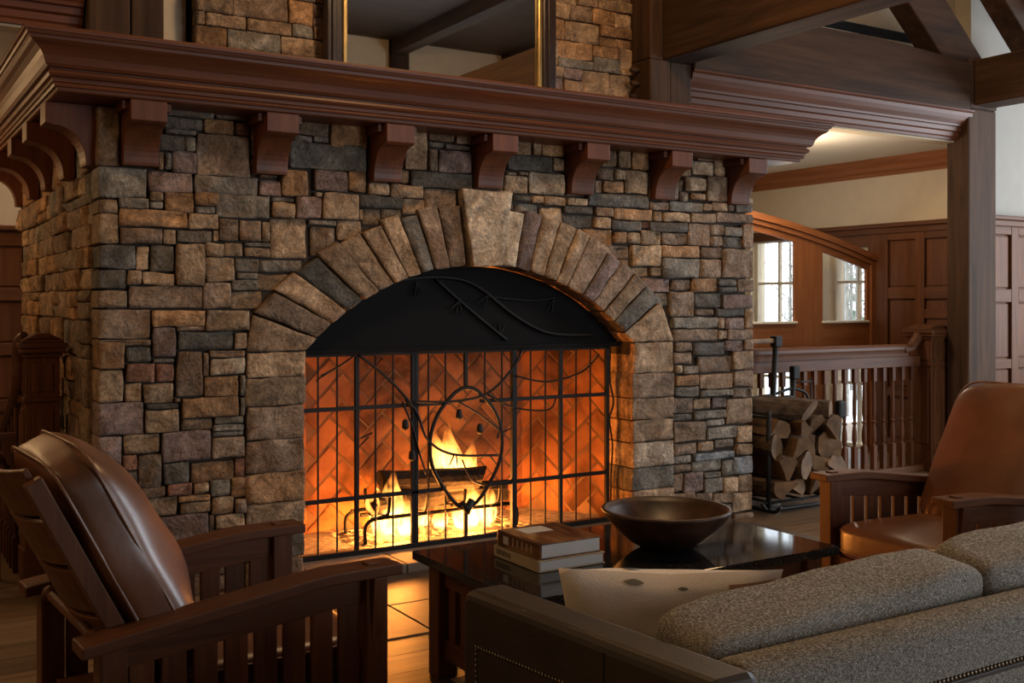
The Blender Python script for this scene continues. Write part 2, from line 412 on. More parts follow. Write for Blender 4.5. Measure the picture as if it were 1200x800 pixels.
# ---- outer shell
def wallbox(name, m, *a):
    return tag(MB().box(*a).build(name, m), kind='structure')
ceil = wallbox('ceiling', 'ceiling_wood', -5, -9.2, 5.35, 9.6, 1.2, 5.5)
for k in range(7):
    bx('ceiling_beam', 'timber_y', ceil, -4+2*k, -9.1, 5.12, -3.78+2*k, .9, 5.36, .01)
wr = wallbox('wall_rear', 'cream_paint', -5, -9.2, -.1, 9.6, -9.0, 5.4)
for k in range(6):
    bx('post', 'timber_z', wr, -4.4+2.6*k, -9.02, 0, -4.1+2.6*k, -8.9, 5.35, .01)
bx('plate_beam', 'timber_x', wr, -5, -9.02, 3.6, 9.6, -8.92, 3.95, .01)
bx('wainscot', 'panel_x', wr, -5, -9.03, 0, 9.6, -8.96, .75, .005)
wallbox('wall_left', 'cream_paint', -5.2, -9.2, -.1, -5, 3.4, 5.4)
we = wallbox('wall_right_front', 'cream_paint', 9.5, -9.2, -.1, 9.7, .6, 5.4)
# windows behind the camera that the daylight comes through
def big_window(name, parent_wall, cx, cy, along_x, wd, z0, z1):
    root = thing(name, None, None, (cx, cy, z0), kind='structure')
    t = .05
    def b(nm, m, u0, v0, u1, v1, d0, d1):
        if along_x: bx(nm, m, root, cx+u0, cy+d0, v0, cx+u1, cy+d1, v1, .004)
        else: bx(nm, m, root, cx+d0, cy+u0, v0, cx+d1, cy+u1, v1, .004)
    n = 4
    b('window_frame', 'cherry_x', -wd/2-.12, z0-.12, wd/2+.12, z0, -.04, .05)
    b('window_frame', 'cherry_x', -wd/2-.12, z1, wd/2+.12, z1+.12, -.04, .05)
    for k in range(n+1):
        u = -wd/2+wd*k/n
        b('mullion', 'cherry_z', u-t, z0, u+t, z1, -.04, .05)
    b('pane', 'window_glass', -wd/2, z0, wd/2, z1, -.01, .0)
big_window('window_3', wr, 5.2, -8.94, True, 4.6, .7, 3.3)
big_window('window_4', we, 9.43, -1.9, False, 2.9, .7, 3.3)

# ---- stairwell at the right: panelled wall with windows, ceiling, crown
XR = 7.0
wright = thing('wall_right', None, None, (XR, 1.8, 0), kind='structure')
bx('plaster', 'cream_paint', wright, XR, .5, 2.0, XR+.2, 3.3, 2.72, 0)
bx('panel_back', 'panel_z', wright, XR+.02, .5, -.1, XR+.2, 1.64, 2.0, 0)
bx('pier', 'window_paint', wright, XR+.0, 2.10, -.1, XR+.2, 2.40, 2.0, .004)
bx('window_header', 'panel_y', wright, XR, 1.62, 1.87, XR+.2, 2.12, 2.0, .004)
bx('pier', 'window_paint', wright, XR, 3.15, -.1, XR+.2, 3.4, 2.0, 0)
bx('wainscot_cap', 'panel_y', wright, XR-.05, .5, 2.03, XR+.01, 3.2, 2.07, .008)
bx('wainscot_cap', 'panel_y', wright, XR-.025, .5, 1.975, XR+.02, 3.2, 2.03, .006)
# crown moulding of the well: stepped profile
def crownY(name, parent, m, x, y0, y1, prof):
    MB().prism([(x-p, z) for p, z in prof], 1, y0, y1).build(name, m, parent)
crownY('crown_moulding', wright, 'cherry_y', XR+.01, .5, 3.2, [(0,2.50),(.02,2.50),(.03,2.53),(.05,2.545),(.06,2.58),(.09,2.61),(.10,2.635),(.11,2.64),(.11,2.655),(0,2.655)])
# stiles, rails and panels on the wall
def frames(parent, axis, c, us, zs, m_st, m_ra, m_pa, out, skip=()):
    """stiles at us (u0,u1), rails at zs (z0,z1) laid proud of the panels; axis 0: wall at x=c facing -x, 1: wall at y=c facing -y"""
    def b(nm, m, u0, z0, u1, z1, d0, d1, bev):
        if axis == 0: bx(nm, m, parent, c-d1, u0, z0, c-d0, u1, z1, bev)
        else: bx(nm, m, parent, u0, c-d1, z0, u1, c-d0, z1, bev)
    for u0, u1 in us: b('stile', m_st, u0, zs[0][0], u1, zs[-1][1], 0, out, .005)
    for i, (a, d) in enumerate(us[:-1]):
        n0 = us[i+1][0]
        for z0, z1 in zs: b('rail', m_ra, d, z0, n0, z1, 0, out*.97, .005)
        for j in range(len(zs)-1): b('panel', m_pa, d+.012, zs[j][1]+.012, n0-.012, zs[j+1][0]-.012, -.005, out*.35, .008)
frames(wright, 0, XR+.02, [(.52,.62),(1.03,1.126),(1.417,1.64)], [(0,.14),(.52,.60),(1.39,1.49),(1.915,1.98)], 'panel_z', 'panel_y', 'panel_z', .032)
bx('rail', 'panel_y', wright, XR-.01, .62, 1.22, XR+.02, 1.03, 1.30, .005)
wallbox('ceiling_stairwell', 'white_paint', 3.6, .55, 2.655, 7.2, 3.4, 2.75)
wallbox('wall_stairwell_end', 'cream_paint', 3.6, 3.2, -.1, 7.2, 3.4, 2.7)
def window(name, y0, y1, z0, z1, ys, zs):
    root = thing(name, None, None, (XR+.1, (y0+y1)/2, z0), kind='structure')
    f = .035
    for a in ((y0, z0, y1, z0+f), (y0, z1-f, y1, z1), (y0, z0+f, y0+f, z1-f), (y1-f, z0+f, y1, z1-f)):
        bx('window_frame', 'window_paint', root, XR+.06, a[0], a[1], XR+.13, a[2], a[3], .004)
    for yy in ys: bx('muntin', 'window_paint', root, XR+.075, yy-.012, z0+f, XR+.115, yy+.012, z1-f, .003)
    for zz in zs: bx('muntin', 'window_paint', root, XR+.073, y0+f, zz-.014, XR+.117, y1-f, zz+.014, .003)
    yb = [y0]+list(ys)+[y1]; zb = [z0]+list(zs)+[z1]
    for i in range(len(yb)-1):
        for j in range(len(zb)-1):
            bx('pane', 'window_glass', root, XR+.093, yb[i], zb[j], XR+.097, yb[i+1], zb[j+1], 0)
window('window_1', 2.40, 3.15, 0, 2.0, (2.56, 2.83), (.60, 1.05, 1.55))
window('window_2', 1.64, 2.10, 0, 1.87, (1.82,), (.60, 1.05, 1.55))

# ---- arched wooden screen wall in front of the windows
AY0, AY1 = 1.58, 1.612
def arch_top(x):
    t = (x-4.6)/(6.98-4.6)
    return 2.165-.40*max(0, t)**1.75
ws = thing('wall_stair_screen', None, None, (5.5, 1.64, 0), kind='structure')
N = 24; xs = [3.98+(6.98-3.98)*i/N for i in range(N+1)]
head = [(x, arch_top(x)) for x in xs]
def arch_piece(nm, x0, x1, zlow, off, d0, d1, m, lowf=None):
    xx = [x for x in xs if x0 < x < x1]; xx = [x0]+xx+[x1]
    top = [(x, arch_top(x)-off) for x in xx]
    low = [(x, lowf(x) if lowf else zlow) for x in reversed(xx)]
    return MB().prism(top+low, 1, d0, d1).build(nm, m, ws)
for (a, d) in ((3.98, 5.33), (5.995, 6.333), (6.911, 6.98)):
    arch_piece('board', a, d, 0, .02, AY0, AY1, 'cherry_z')
for (a, d) in ((5.33, 5.995), (6.333, 6.911)):
    arch_piece('head_board', a, d, 0, .02, AY0+.002, AY1-.002, 'cherry_x', lowf=lambda x: arch_top(x)-.13)
    bx('apron_board', 'cherry_x', ws, a, AY0+.002, .78, d, AY1-.002, 1.175, 0)
    bx('sill', 'window_paint', ws, a-.01, AY0-.02, 1.175, d+.01, AY1+.02, 1.195, .004)
arch_piece('arch_moulding', 3.98, 7.0, 0, -.02, AY0-.06, AY1+.04, 'cherry_x', lowf=lambda x: arch_top(x)-.035)
arch_piece('arch_moulding', 3.98, 6.99, 0, .03, AY0-.03, AY1+.02, 'cherry_x', lowf=lambda x: arch_top(x)-.075)
bx('end_post', 'cherry_z', ws, 6.945, AY0-.025, 0, 6.99, AY1+.01, 1.75, .004)

# ---- wall to the right of the timber post
wp = thing('wall_front_right', None, None, (8.2, .6, 0), kind='structure')
bx('plaster', 'grey_paint', wp, 6.9, .51, 2.0, 9.6, .65, 5.4, 0)
bx('panel_back', 'panel_z', wp, 6.9, .52, 0, 9.6, .65, 2.0, 0)
frames(wp, 1, .52, [(6.93,7.04),(7.42,7.52),(7.90,8.0),(8.4,8.5),(8.9,9.0),(9.4,9.55)], [(0,.16),(.80,.88),(1.36,1.47),(1.93,2.02)], 'panel_z', 'panel_x', 'panel_z', .032)
bx('wainscot_cap', 'panel_x', wp, 6.90, .43, 2.05, 9.55, .52, 2.085, .008)
bx('wainscot_cap', 'panel_x', wp, 6.90, .46, 2.0, 9.55, .52, 2.05, .006)

# ---- walls above the beams and at the left
wallbox('wall_upper', 'cream_paint', -5, 1.0, 2.75, 9.6, 1.2, 5.4)
wl = thing('wall_back_left', None, None, (-2.4, 3.3, 0), kind='structure')
bx('plaster', 'cream_paint', wl, -5, 3.2, 1.85, .6, 3.4, 2.75, 0)
bx('panel_back', 'panel_z', wl, -5, 3.22, -.1, .6, 3.4, 1.85, 0)
st = [(-.86+.33*k-.045, -.86+.33*k+.045) for k in range(4)]
frames(wl, 1, 3.22, [(-1.6,-1.5),(-1.25,-1.16)]+st, [(0,.12),(.60,.68),(.99,1.075),(1.37,1.46),(1.755,1.86)], 'panel_z', 'panel_x', 'panel_z', .03)
bx('wainscot_cap', 'panel_x', wl, -5, 3.13, 1.86, .2, 3.2, 1.895, .008)
wallbox('ceiling_passage', 'white_paint', -5, .55, 2.655, .3, 3.4, 2.75)

# ---- timber frame
def timber(name, label, cat, m, *a, bevel=.012):
    o = MB().box(*a).build(name, m, None, bevel=bevel, seg=2, base=True)
    return tag(o, label, cat)
def cambered(name, label, m, x0, x1, y0, y1, z0, z1, rise):
    xs_ = [x0+(x1-x0)*i/16 for i in range(17)]
    top = [(x, z1+rise*(1-((x-(x0+x1)/2)/((x1-x0)/2))**2)) for x in xs_]
    return tag(MB().prism(top+[(x1, z0), (x0, z0)], 1, y0, y1).build(name, m, None, bevel=.012, base=True), label, 'beam')
cambered('timber_beam', 'long rough timber beam with a cracked face and cambered top', 'timber_x', 3.71, 6.57, .28, .54, 2.88, 3.25, .06)
tag(MB().box(-5, .28, 2.885, -.01, .54, 3.3).build('timber_beam', 'timber_x', None, bevel=.012, base=True), 'dark timber beam over the passage beside the panelled wall', 'beam')
CP = [(0,2.88),(.14,2.88),(.14,2.865),(.125,2.855),(.12,2.83),(.10,2.80),(.075,2.77),(.07,2.755),(.055,2.75),(.05,2.72),(.035,2.71),(.03,2.68),(.02,2.67),(.02,2.65),(0,2.65)]
for nm, a, d, lb in (('crown_moulding', 3.71, 6.62, 'dark stepped crown moulding under the long cracked beam'), ('crown_moulding', -5, -.01, 'dark crown moulding under the beam over the passage')):
    tag(MB().prism([(.42-p, z) for p, z in CP], 0, a, d).build(nm, 'mantel_x'), lb, 'moulding')
    tag(MB().box(a, .43, 2.64, d, .56, 2.72).build('trim_1', 'cream_paint'), kind='structure')
po = thing('timber_post', 'tall weathered square timber post holding the long beam', 'post', (6.75, .4, 0))
bx('shaft', 'timber_z', po, 6.57, .30, 0, 6.93, .50, 2.90, .014)
bx('joint_block', 'timber_z', po, 6.575, .29, 2.90, 6.925, .51, 3.30, .012)
for k in range(2): MB().tube([(6.70, .27, 3.05+.09*k), (6.70, .30, 3.05+.09*k)], .016, 8).build('peg', 'timber_y', po)
timber('tie_beam', 'heavy timber tie beam running from the weathered square post', 'beam', 'timber_y', 6.62, -8.9, 2.92, 6.88, .288, 3.28)
timber('tie_beam', 'massive timber tie beam with a pale blue-lit underside above the mantel', 'beam', 'timber_y', 3.47, -8.9, 2.91, 3.71, .60, 3.30)
def brace(name, label, p0, p1, wdt, y0, y1, m):
    a = Vector((p0[0], 0, p0[1])); d = (Vector((p1[0], 0, p1[1]))-a); L = d.length; ang = math.atan2(d.z, d.x)
    M = Matrix.Translation((p0[0], 0, p0[1])) @ Matrix.Rotation(-ang, 4, 'Y')
    o = MB().box(0, y0, 0, L, y1, wdt, M).build(name, m, None, bevel=.012)
    return tag(o, label, 'beam')
brace('knee_brace', 'broad diagonal timber brace rising from the top of the square post', (6.98, 3.12), (5.63, 4.32), .36, .31, .50, 'timber_x')
brace('rafter', 'dark diagonal rafter in front of the broad brace', (7.40, 3.28), (6.0, 4.52), .20, .02, .22, 'timber_x')
timber('ceiling_board', 'orange-brown ceiling board beyond the dark diagonal rafter', 'board', 'cherry_x', 6.95, -3.2, 3.60, 9.5, .0, 3.72)
v_ = tag(MB().box(5.62, .985, 3.575, 6.83, .999, 3.65).build('air_vent', 'black_iron'), 'narrow black slot vent high in the cream wall', 'vent')
for k in range(3): bx('louvre', 'black_iron', v_, 5.64, .978, 3.585+.022*k, 6.81, .985, 3.593+.022*k, 0)

# ---- outside: snow and bare trees
g = MB().box(7.3, -2, -.9, 40, 40, -.6).build('ground', 'snow'); tag(g, kind='structure')
random.seed(21)
def tree(x, y, h, lab, pine=False):
    t = thing('bare_tree' if not pine else 'snowy_pine', lab, 'tree', (x, y, -.6), group='trees beyond the stair windows')
    if pine:
        MB().tube([(x, y, -.6), (x, y, h*.9)], [.1, .03], 6).build('trunk', 'tree_bark', t)
        mb = MB()
        for k in range(7):
            z = .1+h*k/8; r = (h-z)*.30
            mb.lathe([(r, z), (r*.75, z+.16), (.05, z+h/6)], x, y, 9)
        mb.build('foliage', 'pine_green', t)
        mb = MB()
        for k in range(7):
            z = .13+h*k/8; r = (h-z)*.28
            mb.lathe([(r*.95, z+.02), (r*.72, z+.19), (.05, z+h/6+.02)], x, y, 9)
        mb.build('snow', 'snow', t)
        return
    lean = random.uniform(-.25, .25); rr = random.uniform(.03, .055)
    MB().tube(spline([(x, y, -.7), (x+lean*.3, y+lean*.4, h*.4), (x+lean, y+lean, h)], 5), [rr]*6+[rr*.8-.004*i for i in range(5)], 6).build('trunk', 'tree_bark', t, smooth=True)
    mb = MB()
    for k in range(22):
        z = random.uniform(.3, h*.9); a = random.uniform(0, 6.28); L = random.uniform(.5, 1.3); f = z/h
        p0 = Vector((x+lean*f*.8, y+lean*f*.8, z)); d = Vector((math.cos(a), math.sin(a), random.uniform(.5, 1.1))).normalized()
        p1 = p0+d*L*.6; p2 = p0+d*L+Vector((0,0,.15))
        mb.tube([p0, p1, p2], [.012, .008, .004], 4)
        for q in range(3):
            dd = (d+Vector((random.uniform(-.7,.7), random.uniform(-.7,.7), random.uniform(-.2,.6)))).normalized()
            b0 = p0+d*L*(.35+.2*q); mb.tube([b0, b0+dd*.4], [.006, .003], 3)
    mb.build('branches', 'tree_bark', t)
for k in range(14):
    d = random.uniform(6, 20); a = R(random.uniform(43.5, 51.5))
    tx = -.93+(8.2/math.sin(a)+d)*math.sin(a); ty = -5+(8.2/math.sin(a)+d)*math.cos(a)
    tree(tx, ty, random.uniform(4.5, 6.5), 'slim bare grey tree standing in the snow')
for (x, y, h) in ((16, 8.6, 3.2), (22, 12.4, 4.5), (26, 19, 5)):
    tree(x, y, h, 'snow-dusted pine tree behind the bare trees', True)

# ================================================================== FIREPLACE
FW = 3.944; OL, OR_ = .95, 2.975; ACX, ACZ, AR, ARO = 1.9625, .18, 1.385, 1.70; SPR = 1.124
fp = thing('stone_fireplace', 'large fireplace of stacked tan and grey stones with a wide arched opening', 'fireplace', (FW/2, 0, 0))
def stone_into(mb, q, mapf, back, out, seed, rough=1.0, cell=.03):
    bl, br, tr, tl = [Vector(p) for p in q]
    wl_ = ((br-bl).length+(tr-tl).length)/2; hl = ((tl-bl).length+(tr-br).length)/2
    def params(L):
        n = max(2, int(round(L/cell))); e1 = min(.0035/L, .1); e2 = min(.015/L, .25)
        return [0, e1, e2]+[e2+(1-2*e2)*i/n for i in range(1, n)]+[1-e2, 1-e1, 1]
    U, V_ = params(wl_), params(hl); off = Vector((seed*1.37, seed*.71, seed*.53))
    tx, tz = random.uniform(-.008, .008)*rough, random.uniform(-.008, .008)*rough
    P = []
    jit = min(.007, .12*min(wl_, hl))
    for v in V_:
        row_ = []
        for u in U:
            p = (bl*(1-u)+br*u)*(1-v)+(tl*(1-u)+tr*u)*v
            n3 = noise.noise_vector(Vector((p.x*11, p.y*11, 0))+off)
            edge = min(u, 1-u)*wl_; ez = min(v, 1-v)*hl; e = min(edge, ez)
            c_in = (bl+br+tr+tl)/4
            # knock the corners off a little
            cr = max(0, .022-edge)/.022*max(0, .022-ez)/.022
            p = p+Vector((n3.x, n3.y))*jit+(c_in-p).normalized()*cr*.003
            d = out
            if e < .001: d -= .0075
            elif e < .0055: d -= .0022
            elif e < .02: d -= .0008
            if e >= .0055:
                d += rough*(.014*noise.noise(Vector((p.x*8, p.y*10, 3))+off)+.010*noise.noise(Vector((p.x*21, p.y*26, 7))+off))+tx*(2*u-1)+tz*(2*v-1)
            row_.append((p.x, p.y, d))
        P.append(row_)
    b0 = len(mb.v)
    mb.grid([[mapf(*c) for c in r] for r in P])
    # sides going back
    h, w_ = len(P), len(P[0])
    ring = [(0,j) for j in range(w_)]+[(i,w_-1) for i in range(1,h)]+[(h-1,j) for j in range(w_-2,-1,-1)]+[(i,0) for i in range(h-2,0,-1)]
    n = len(ring); t0 = len(mb.v)
    for (i, j) in ring: mb.v.append(mapf(*P[i][j]))
    s0 = len(mb.v)
    for (i, j) in ring:
        c = P[i][j]; mb.v.append(mapf(c[0], c[1], -back))
    for k in range(n):
        l = (k+1) % n
        mb._f((t0+l, t0+k, s0+k, s0+l))
    return mb
front = lambda a, b_, d: (a, -d, b_)
sideL = lambda a, b_, d: (-d, a, b_)
def rect(x0, z0, x1, z1, g=.0019): return [(x0+g, z0+g), (x1-g, z0+g), (x1-g, z1-g), (x0+g, z1-g)]
# mortar cores
arcp = [(ACX+(AR+.012)*math.sin(a), ACZ+(AR+.012)*math.cos(a)) for a in [R(47)*(1-2*i/24) for i in range(25)]]
mb = MB().prism([(.03,0),(OL-.01,0),(OL-.01,SPR)]+list(reversed(arcp))+[(OR_+.01,SPR),(OR_+.01,0),(FW-.03,0),(FW-.03,2.24),(.03,2.24)], 1, .028, .27)
fwall = mb.build('front_wall', 'mortar', fp)
mb = MB().box(.028, .06, 0, .55, 2.57, 2.24); swall = mb.build('side_wall', 'mortar', fp)
mb = MB().box(3.35, .27, 0, FW-.03, 2.57, 2.24).box(.55, 1.0, 0, 3.35, 2.57, 2.24).build('rear_mass', 'mortar', fp)
# front stones, surveyed one by one (millimetres: x0 z0 x1 z1 and the kind of stone)
STONES = """0 1970 81 2237 t;282 2218 505 2261 g;512 2227 671 2263 g;270 2161 453 2216 g;276 2135 421 2161 g;460 2153 600 2222 o;604 2155 674 2218 r;251 2054 370 2132 g;370 2058 419 2135 l;421 1954 674 2150 b;248 1966 272 2052 t;274 1968 307 2053 g;307 1959 421 2058 m;0 1831 199 1968 g;202 1863 405 1962 m;411 1871 715 1959 g;719 1875 826 1948 m;829 1878 963 2006 o;76 1783 208 1833 g;211 1821 270 1867 t;208 1787 270 1821 g;274 1775 411 1868 o;412 1814 525 1879 o;412 1775 509 1811 g;512 1762 776 1875 g;781 1851 899 1875 g;783 1774 899 1848 t;902 1771 963 1880 m;0 1759 73 1821 t;0 1623 76 1759 t;76 1704 380 1786 o;383 1700 525 1777 t;78 1627 266 1700 b;270 1627 330 1701 t;330 1640 492 1696 g;495 1646 525 1702 t;525 1651 622 1759 b;622 1654 732 1754 b;732 1654 776 1753 t;778 1576 963 1771 t;0 1512 147 1618 d;147 1505 208 1618 t;211 1503 322 1626 g;326 1440 460 1636 t;460 1578 551 1643 t;551 1580 644 1646 t;651 1628 778 1649 g;647 1578 778 1626 t;463 1458 602 1576 t;604 1506 719 1572 g;723 1508 942 1571 g;0 1423 108 1510 d;111 1442 172 1511 t;174 1439 322 1500 t;611 1471 715 1504 g;584 1418 719 1469 g;719 1417 878 1500 t;0 1336 111 1419 t;117 1334 450 1439 b;450 1333 584 1454 b;588 1330 739 1416 t;0 1197 216 1330 b;220 1250 463 1329 o;463 1225 673 1325 t;0 1165 216 1196 t;224 1109 328 1250 m;331 1229 463 1257 b;335 1140 594 1227 d;598 1139 661 1222 t;0 1067 99 1189 o;108 1091 220 1161 g;224 1084 324 1105 g;108 1000 234 1087 r;237 996 317 1084 r;0 915 95 1064 t;331 927 452 1138 b;452 1010 481 1129 b;481 1101 650 1135 b;484 1021 650 1101 l;459 920 623 1015 o;628 915 655 1018 g;99 913 177 997 t;182 902 317 994 t;320 901 349 922 b;193 873 342 901 d;355 825 623 918 o;0 767 186 913 m;190 766 345 872 t;355 767 498 824 t;503 787 646 823 g;495 755 646 787 g;495 731 646 755 g;628 820 652 912 g;0 611 89 763 m;95 677 259 764 t;264 627 488 767 m;491 629 650 728 b;95 605 155 677 r;159 520 264 671 b;268 528 388 628 d;392 520 598 617 o;601 531 652 622 r;0 534 159 605 g;0 409 105 527 b;109 401 173 520 m;175 473 282 523 b;287 472 402 527 r;405 470 481 521 t;484 452 579 530 g;583 439 658 531 o;175 385 335 471 t;338 437 488 469 o;348 383 488 436 t;492 366 598 449 t;598 360 658 433 b;0 314 148 400 t;152 300 251 387 t;255 241 476 385 m;481 255 507 367 b;511 296 650 362 t;510 252 650 292 t;0 232 181 308 b;186 217 251 298 b;262 190 381 244 t;388 160 503 229 g;510 143 650 248 t;916 2181 1076 2263 b;1082 2134 1278 2274 o;895 2144 990 2182 g;990 2151 1073 2184 g;868 2019 1278 2152 g;1002 1915 1178 2018 m;1178 1919 1278 2021 o;1002 1883 1041 1909 l;1041 1775 1238 1910 t;901 1772 1038 1884 m;1285 1909 1403 1965 t;1408 1902 1598 1969 t;1238 1842 1481 1907 d;1608 1850 1802 1961 b;1487 1821 1615 1901 t;1264 1755 1366 1840 t;1369 1790 1484 1842 t;1238 1777 1260 1834 t;971 1742 1119 1769 g;981 1593 1115 1740 b;1123 1670 1258 1775 t;1491 2051 1619 2262 t;1626 2210 1780 2268 b;1792 2205 1887 2273 b;1626 2175 1721 2205 g;1728 2172 1884 2200 g;1629 2047 1684 2171 b;1687 2047 1887 2168 m;1522 1961 1892 2049 d;1463 1977 1519 2045 t;2138 2173 2270 2269 t;2283 2181 2337 2272 t;2346 2184 2493 2278 o;2114 2089 2410 2172 d;2414 2098 2493 2175 t;2110 2060 2181 2079 b;2185 2064 2251 2083 b;2092 1960 2247 2058 t;2254 1964 2497 2088 l;2151 1919 2270 1954 d;2270 1916 2352 1956 t;2356 1905 2502 1959 t;2508 1912 2649 1957 t;2175 1849 2327 1910 g;2333 1807 2489 1896 t;2493 1867 2694 1910 d;2649 1917 3096 1993 d;2489 1789 2698 1863 d;2710 1859 2839 1913 b;2845 1846 3129 1914 o;2704 1787 2818 1854 t;2822 1780 3041 1841 d;3135 1848 3199 1910 t;3107 1914 3251 1963 b;3255 1913 3522 1973 g;3526 1926 3592 1972 t;3597 1927 3724 1984 t;3731 1931 3790 1977 b;3795 1929 3944 1982 g;3206 1849 3415 1906 t;3422 1850 3626 1912 t;3633 1860 3944 1922 b;3102 1784 3399 1843 d;3046 1798 3100 1841 r;3048 1702 3199 1791 t;3199 1710 3403 1780 b;3405 1707 3580 1845 b;3585 1779 3693 1845 b;3697 1776 3851 1836 g;3856 1703 3944 1855 b;2843 1704 2938 1775 o;2940 1710 3041 1775 t;2633 1686 2839 1786 o;2536 1748 2629 1786 t;3585 1710 3688 1773 b;3693 1700 3851 1772 d;2745 1614 2972 1693 b;2977 1575 3199 1701 t;3202 1633 3503 1706 o;3199 1510 3491 1627 g;3498 1512 3676 1629 b;3510 1632 3681 1704 b;3683 1515 3944 1697 b;2860 1564 2966 1611 t;2977 1515 3113 1570 t;3118 1516 3191 1568 t;3052 1421 3273 1508 m;3278 1434 3428 1501 b;3433 1423 3645 1512 o;3649 1462 3802 1509 d;3649 1424 3802 1458 d;3807 1424 3944 1507 b;3162 1335 3262 1418 g;3267 1273 3461 1427 b;3461 1328 3681 1419 d;3685 1319 3944 1411 m;3285 1201 3645 1269 g;3649 1193 3705 1267 b;3710 1193 3868 1266 m;3633 1270 3868 1321 d;3876 1195 3944 1311 t;3285 1122 3645 1196 b;3649 1130 3722 1189 b;3729 1123 3944 1191 b;2755 2149 2860 2250 t;2870 2148 2962 2253 t;2970 2145 3096 2255 o;2724 2072 2839 2143 b;2843 2078 2919 2137 t;2923 2004 3096 2140 t;2704 1994 2755 2066 b;2762 2000 2912 2067 o;3360 2130 3433 2215 t;3438 2143 3614 2229 l;3479 2234 3614 2278 b;3621 2152 3717 2269 t;3382 2042 3550 2127 t;3554 1987 3724 2145 b;3341 1976 3415 2034 b;3422 1990 3545 2034 t;2512 2188 2536 2196 b;3729 1986 3944 2026 t;3301 1062 3434 1116 b;3297 985 3441 1055 b;3446 1034 3698 1112 d;3706 1052 3857 1124 m;3865 1060 3944 1122 b;3304 928 3361 980 l;3365 925 3481 972 g;3485 925 3766 1025 b;3774 937 3944 1055 t;3304 852 3488 917 o;3497 822 3771 917 t;3779 831 3944 927 b;3297 788 3488 847 g;3497 777 3774 818 g;3779 754 3944 823 b;3286 684 3446 777 b;3457 699 3593 770 t;3598 701 3718 764 m;3450 640 3718 692 g;3723 592 3944 750 t;3286 641 3441 681 g;3286 511 3544 631 b;3551 593 3706 634 g;3563 508 3808 584 g;3813 470 3944 576 t;3622 455 3779 504 g;3485 439 3615 501 t;3290 430 3481 504 b;3808 392 3944 465 t;3274 378 3434 429 g;3446 386 3779 429 s;3441 317 3677 385 g;3682 272 3779 371 g;3783 274 3944 385 s;3274 325 3434 374 b;3274 211 3365 321 b;3370 199 3527 319 m;3534 274 3670 306 g;3534 184 3686 270 g;3694 165 3815 265 t;3823 159 3944 269 t;3263 146 3457 202 t;3462 129 3598 186 b;3603 105 3766 172 t;3771 37 3944 156 t;3779 -30 3944 30 b;3603 -3 3766 98 g;3462 14 3593 120 t;3263 41 3453 137 b;0 0 210 110 t;210 0 470 140 t;470 0 630 80 t;3290 0 3450 30 t;470 80 630 130 b;0 110 210 200 o;210 150 380 180 t;210 180 250 210 m;3470 1280 3620 1320 t;2130 1870 2170 1910 b;720 1960 820 2060 m;680 1970 720 2060 b;1290 1970 1400 2150 g;1900 1970 2080 2140 g;2510 1970 2640 2090 t;3110 1970 3250 2150 t;90 1980 210 2140 g;1400 1980 1450 2060 b;3250 1980 3330 2090 b;2640 2000 2690 2070 b;820 2020 860 2130 m;3330 2040 3370 2110 b;3730 2040 3950 2160 t;680 2060 820 2230 o;1400 2060 1450 2170 g;2640 2070 2690 2160 b;2510 2090 2640 2180 g;3250 2090 3330 2210 t;820 2130 860 2260 t;90 2140 210 2210 t;1900 2140 2080 2300 m;1290 2150 1400 2300 b;2710 2150 2750 2250 b;3110 2150 3250 2230 o;2640 2160 2690 2320 t;3730 2160 3950 2260 t;1400 2170 1450 2300 b;2550 2180 2640 2280 b;90 2210 210 2320 b;2500 2210 2550 2310 b;3250 2210 3330 2300 b;3350 2220 3430 2320 g;680 2230 820 2320 m;3110 2230 3250 2320 b;3430 2240 3470 2320 t;0 2250 90 2320 m;2710 2250 2750 2320 b;820 2260 860 2320 t;2750 2260 2970 2320 b;2970 2260 3110 2320 o;3730 2260 3930 2320 b;270 2270 490 2320 o;490 2270 640 2320 m;640 2270 680 2320 g;910 2270 1070 2320 t;1480 2270 1620 2320 t;1070 2280 1210 2320 b;1210 2280 1290 2320 o;1620 2280 1900 2320 t;2130 2280 2320 2320 g;2550 2280 2640 2320 b;3620 2280 3730 2320 t;2340 2290 2500 2320 b;3470 2290 3620 2320 g"""
random.seed(3)
fill = MB(); idx = 0
for s in STONES.split(';'):
    p = s.split(); x0, z0, x1, z1 = [int(v)/1000 for v in p[:4]]; idx += 1
    out = random.uniform(.004, .022); back = .05
    if z1 > 1.15 and .66 < (x0+x1)/2 < 3.28 and min(math.hypot(x-ACX, z-ACZ) for x in (x0, x1) for z in (z0, z1)) < ARO+.02: out -= .024
    if x0 < .01: back = .17; x0 = -.012
    if idx <= 297:
        m_ = MB(); stone_into(m_, rect(x0, z0, x1, z1), front, back, out, idx); m_.build('stone', ST[p[4]], fwall, smooth=True, fix=False)
    else: stone_into(fill, rect(x0, z0, x1, z1), front, back, out-.004, idx)
tag(fill.build('chinking_stones', ST['b'], fwall, smooth=True, fix=False), kind='stuff')
# jamb stones
zl = [1.124,1.000,.862,.700,.540,.395,.282,.120,-.0]
for i in range(8):
    m_ = MB(); stone_into(m_, rect(.652+random.uniform(-.004,.006), max(zl[i+1],0), OL+random.uniform(-.006,.006), zl[i]), front, .26, .014, 500+i); m_.build('jamb_stone', ST['ttbbotgb'[i]], fp, smooth=True, fix=False)
zr = [1.124,.940,.790,.662,.530,.380,.245,.115,0]
for i in range(8):
    m_ = MB(); stone_into(m_, rect(OR_+random.uniform(-.008,.006), zr[i+1], 3.292+random.uniform(-.006,.004), zr[i]), front, .26, .014, 520+i); m_.build('jamb_stone', ST['tbttlgtb'[i]], fp, smooth=True, fix=False)
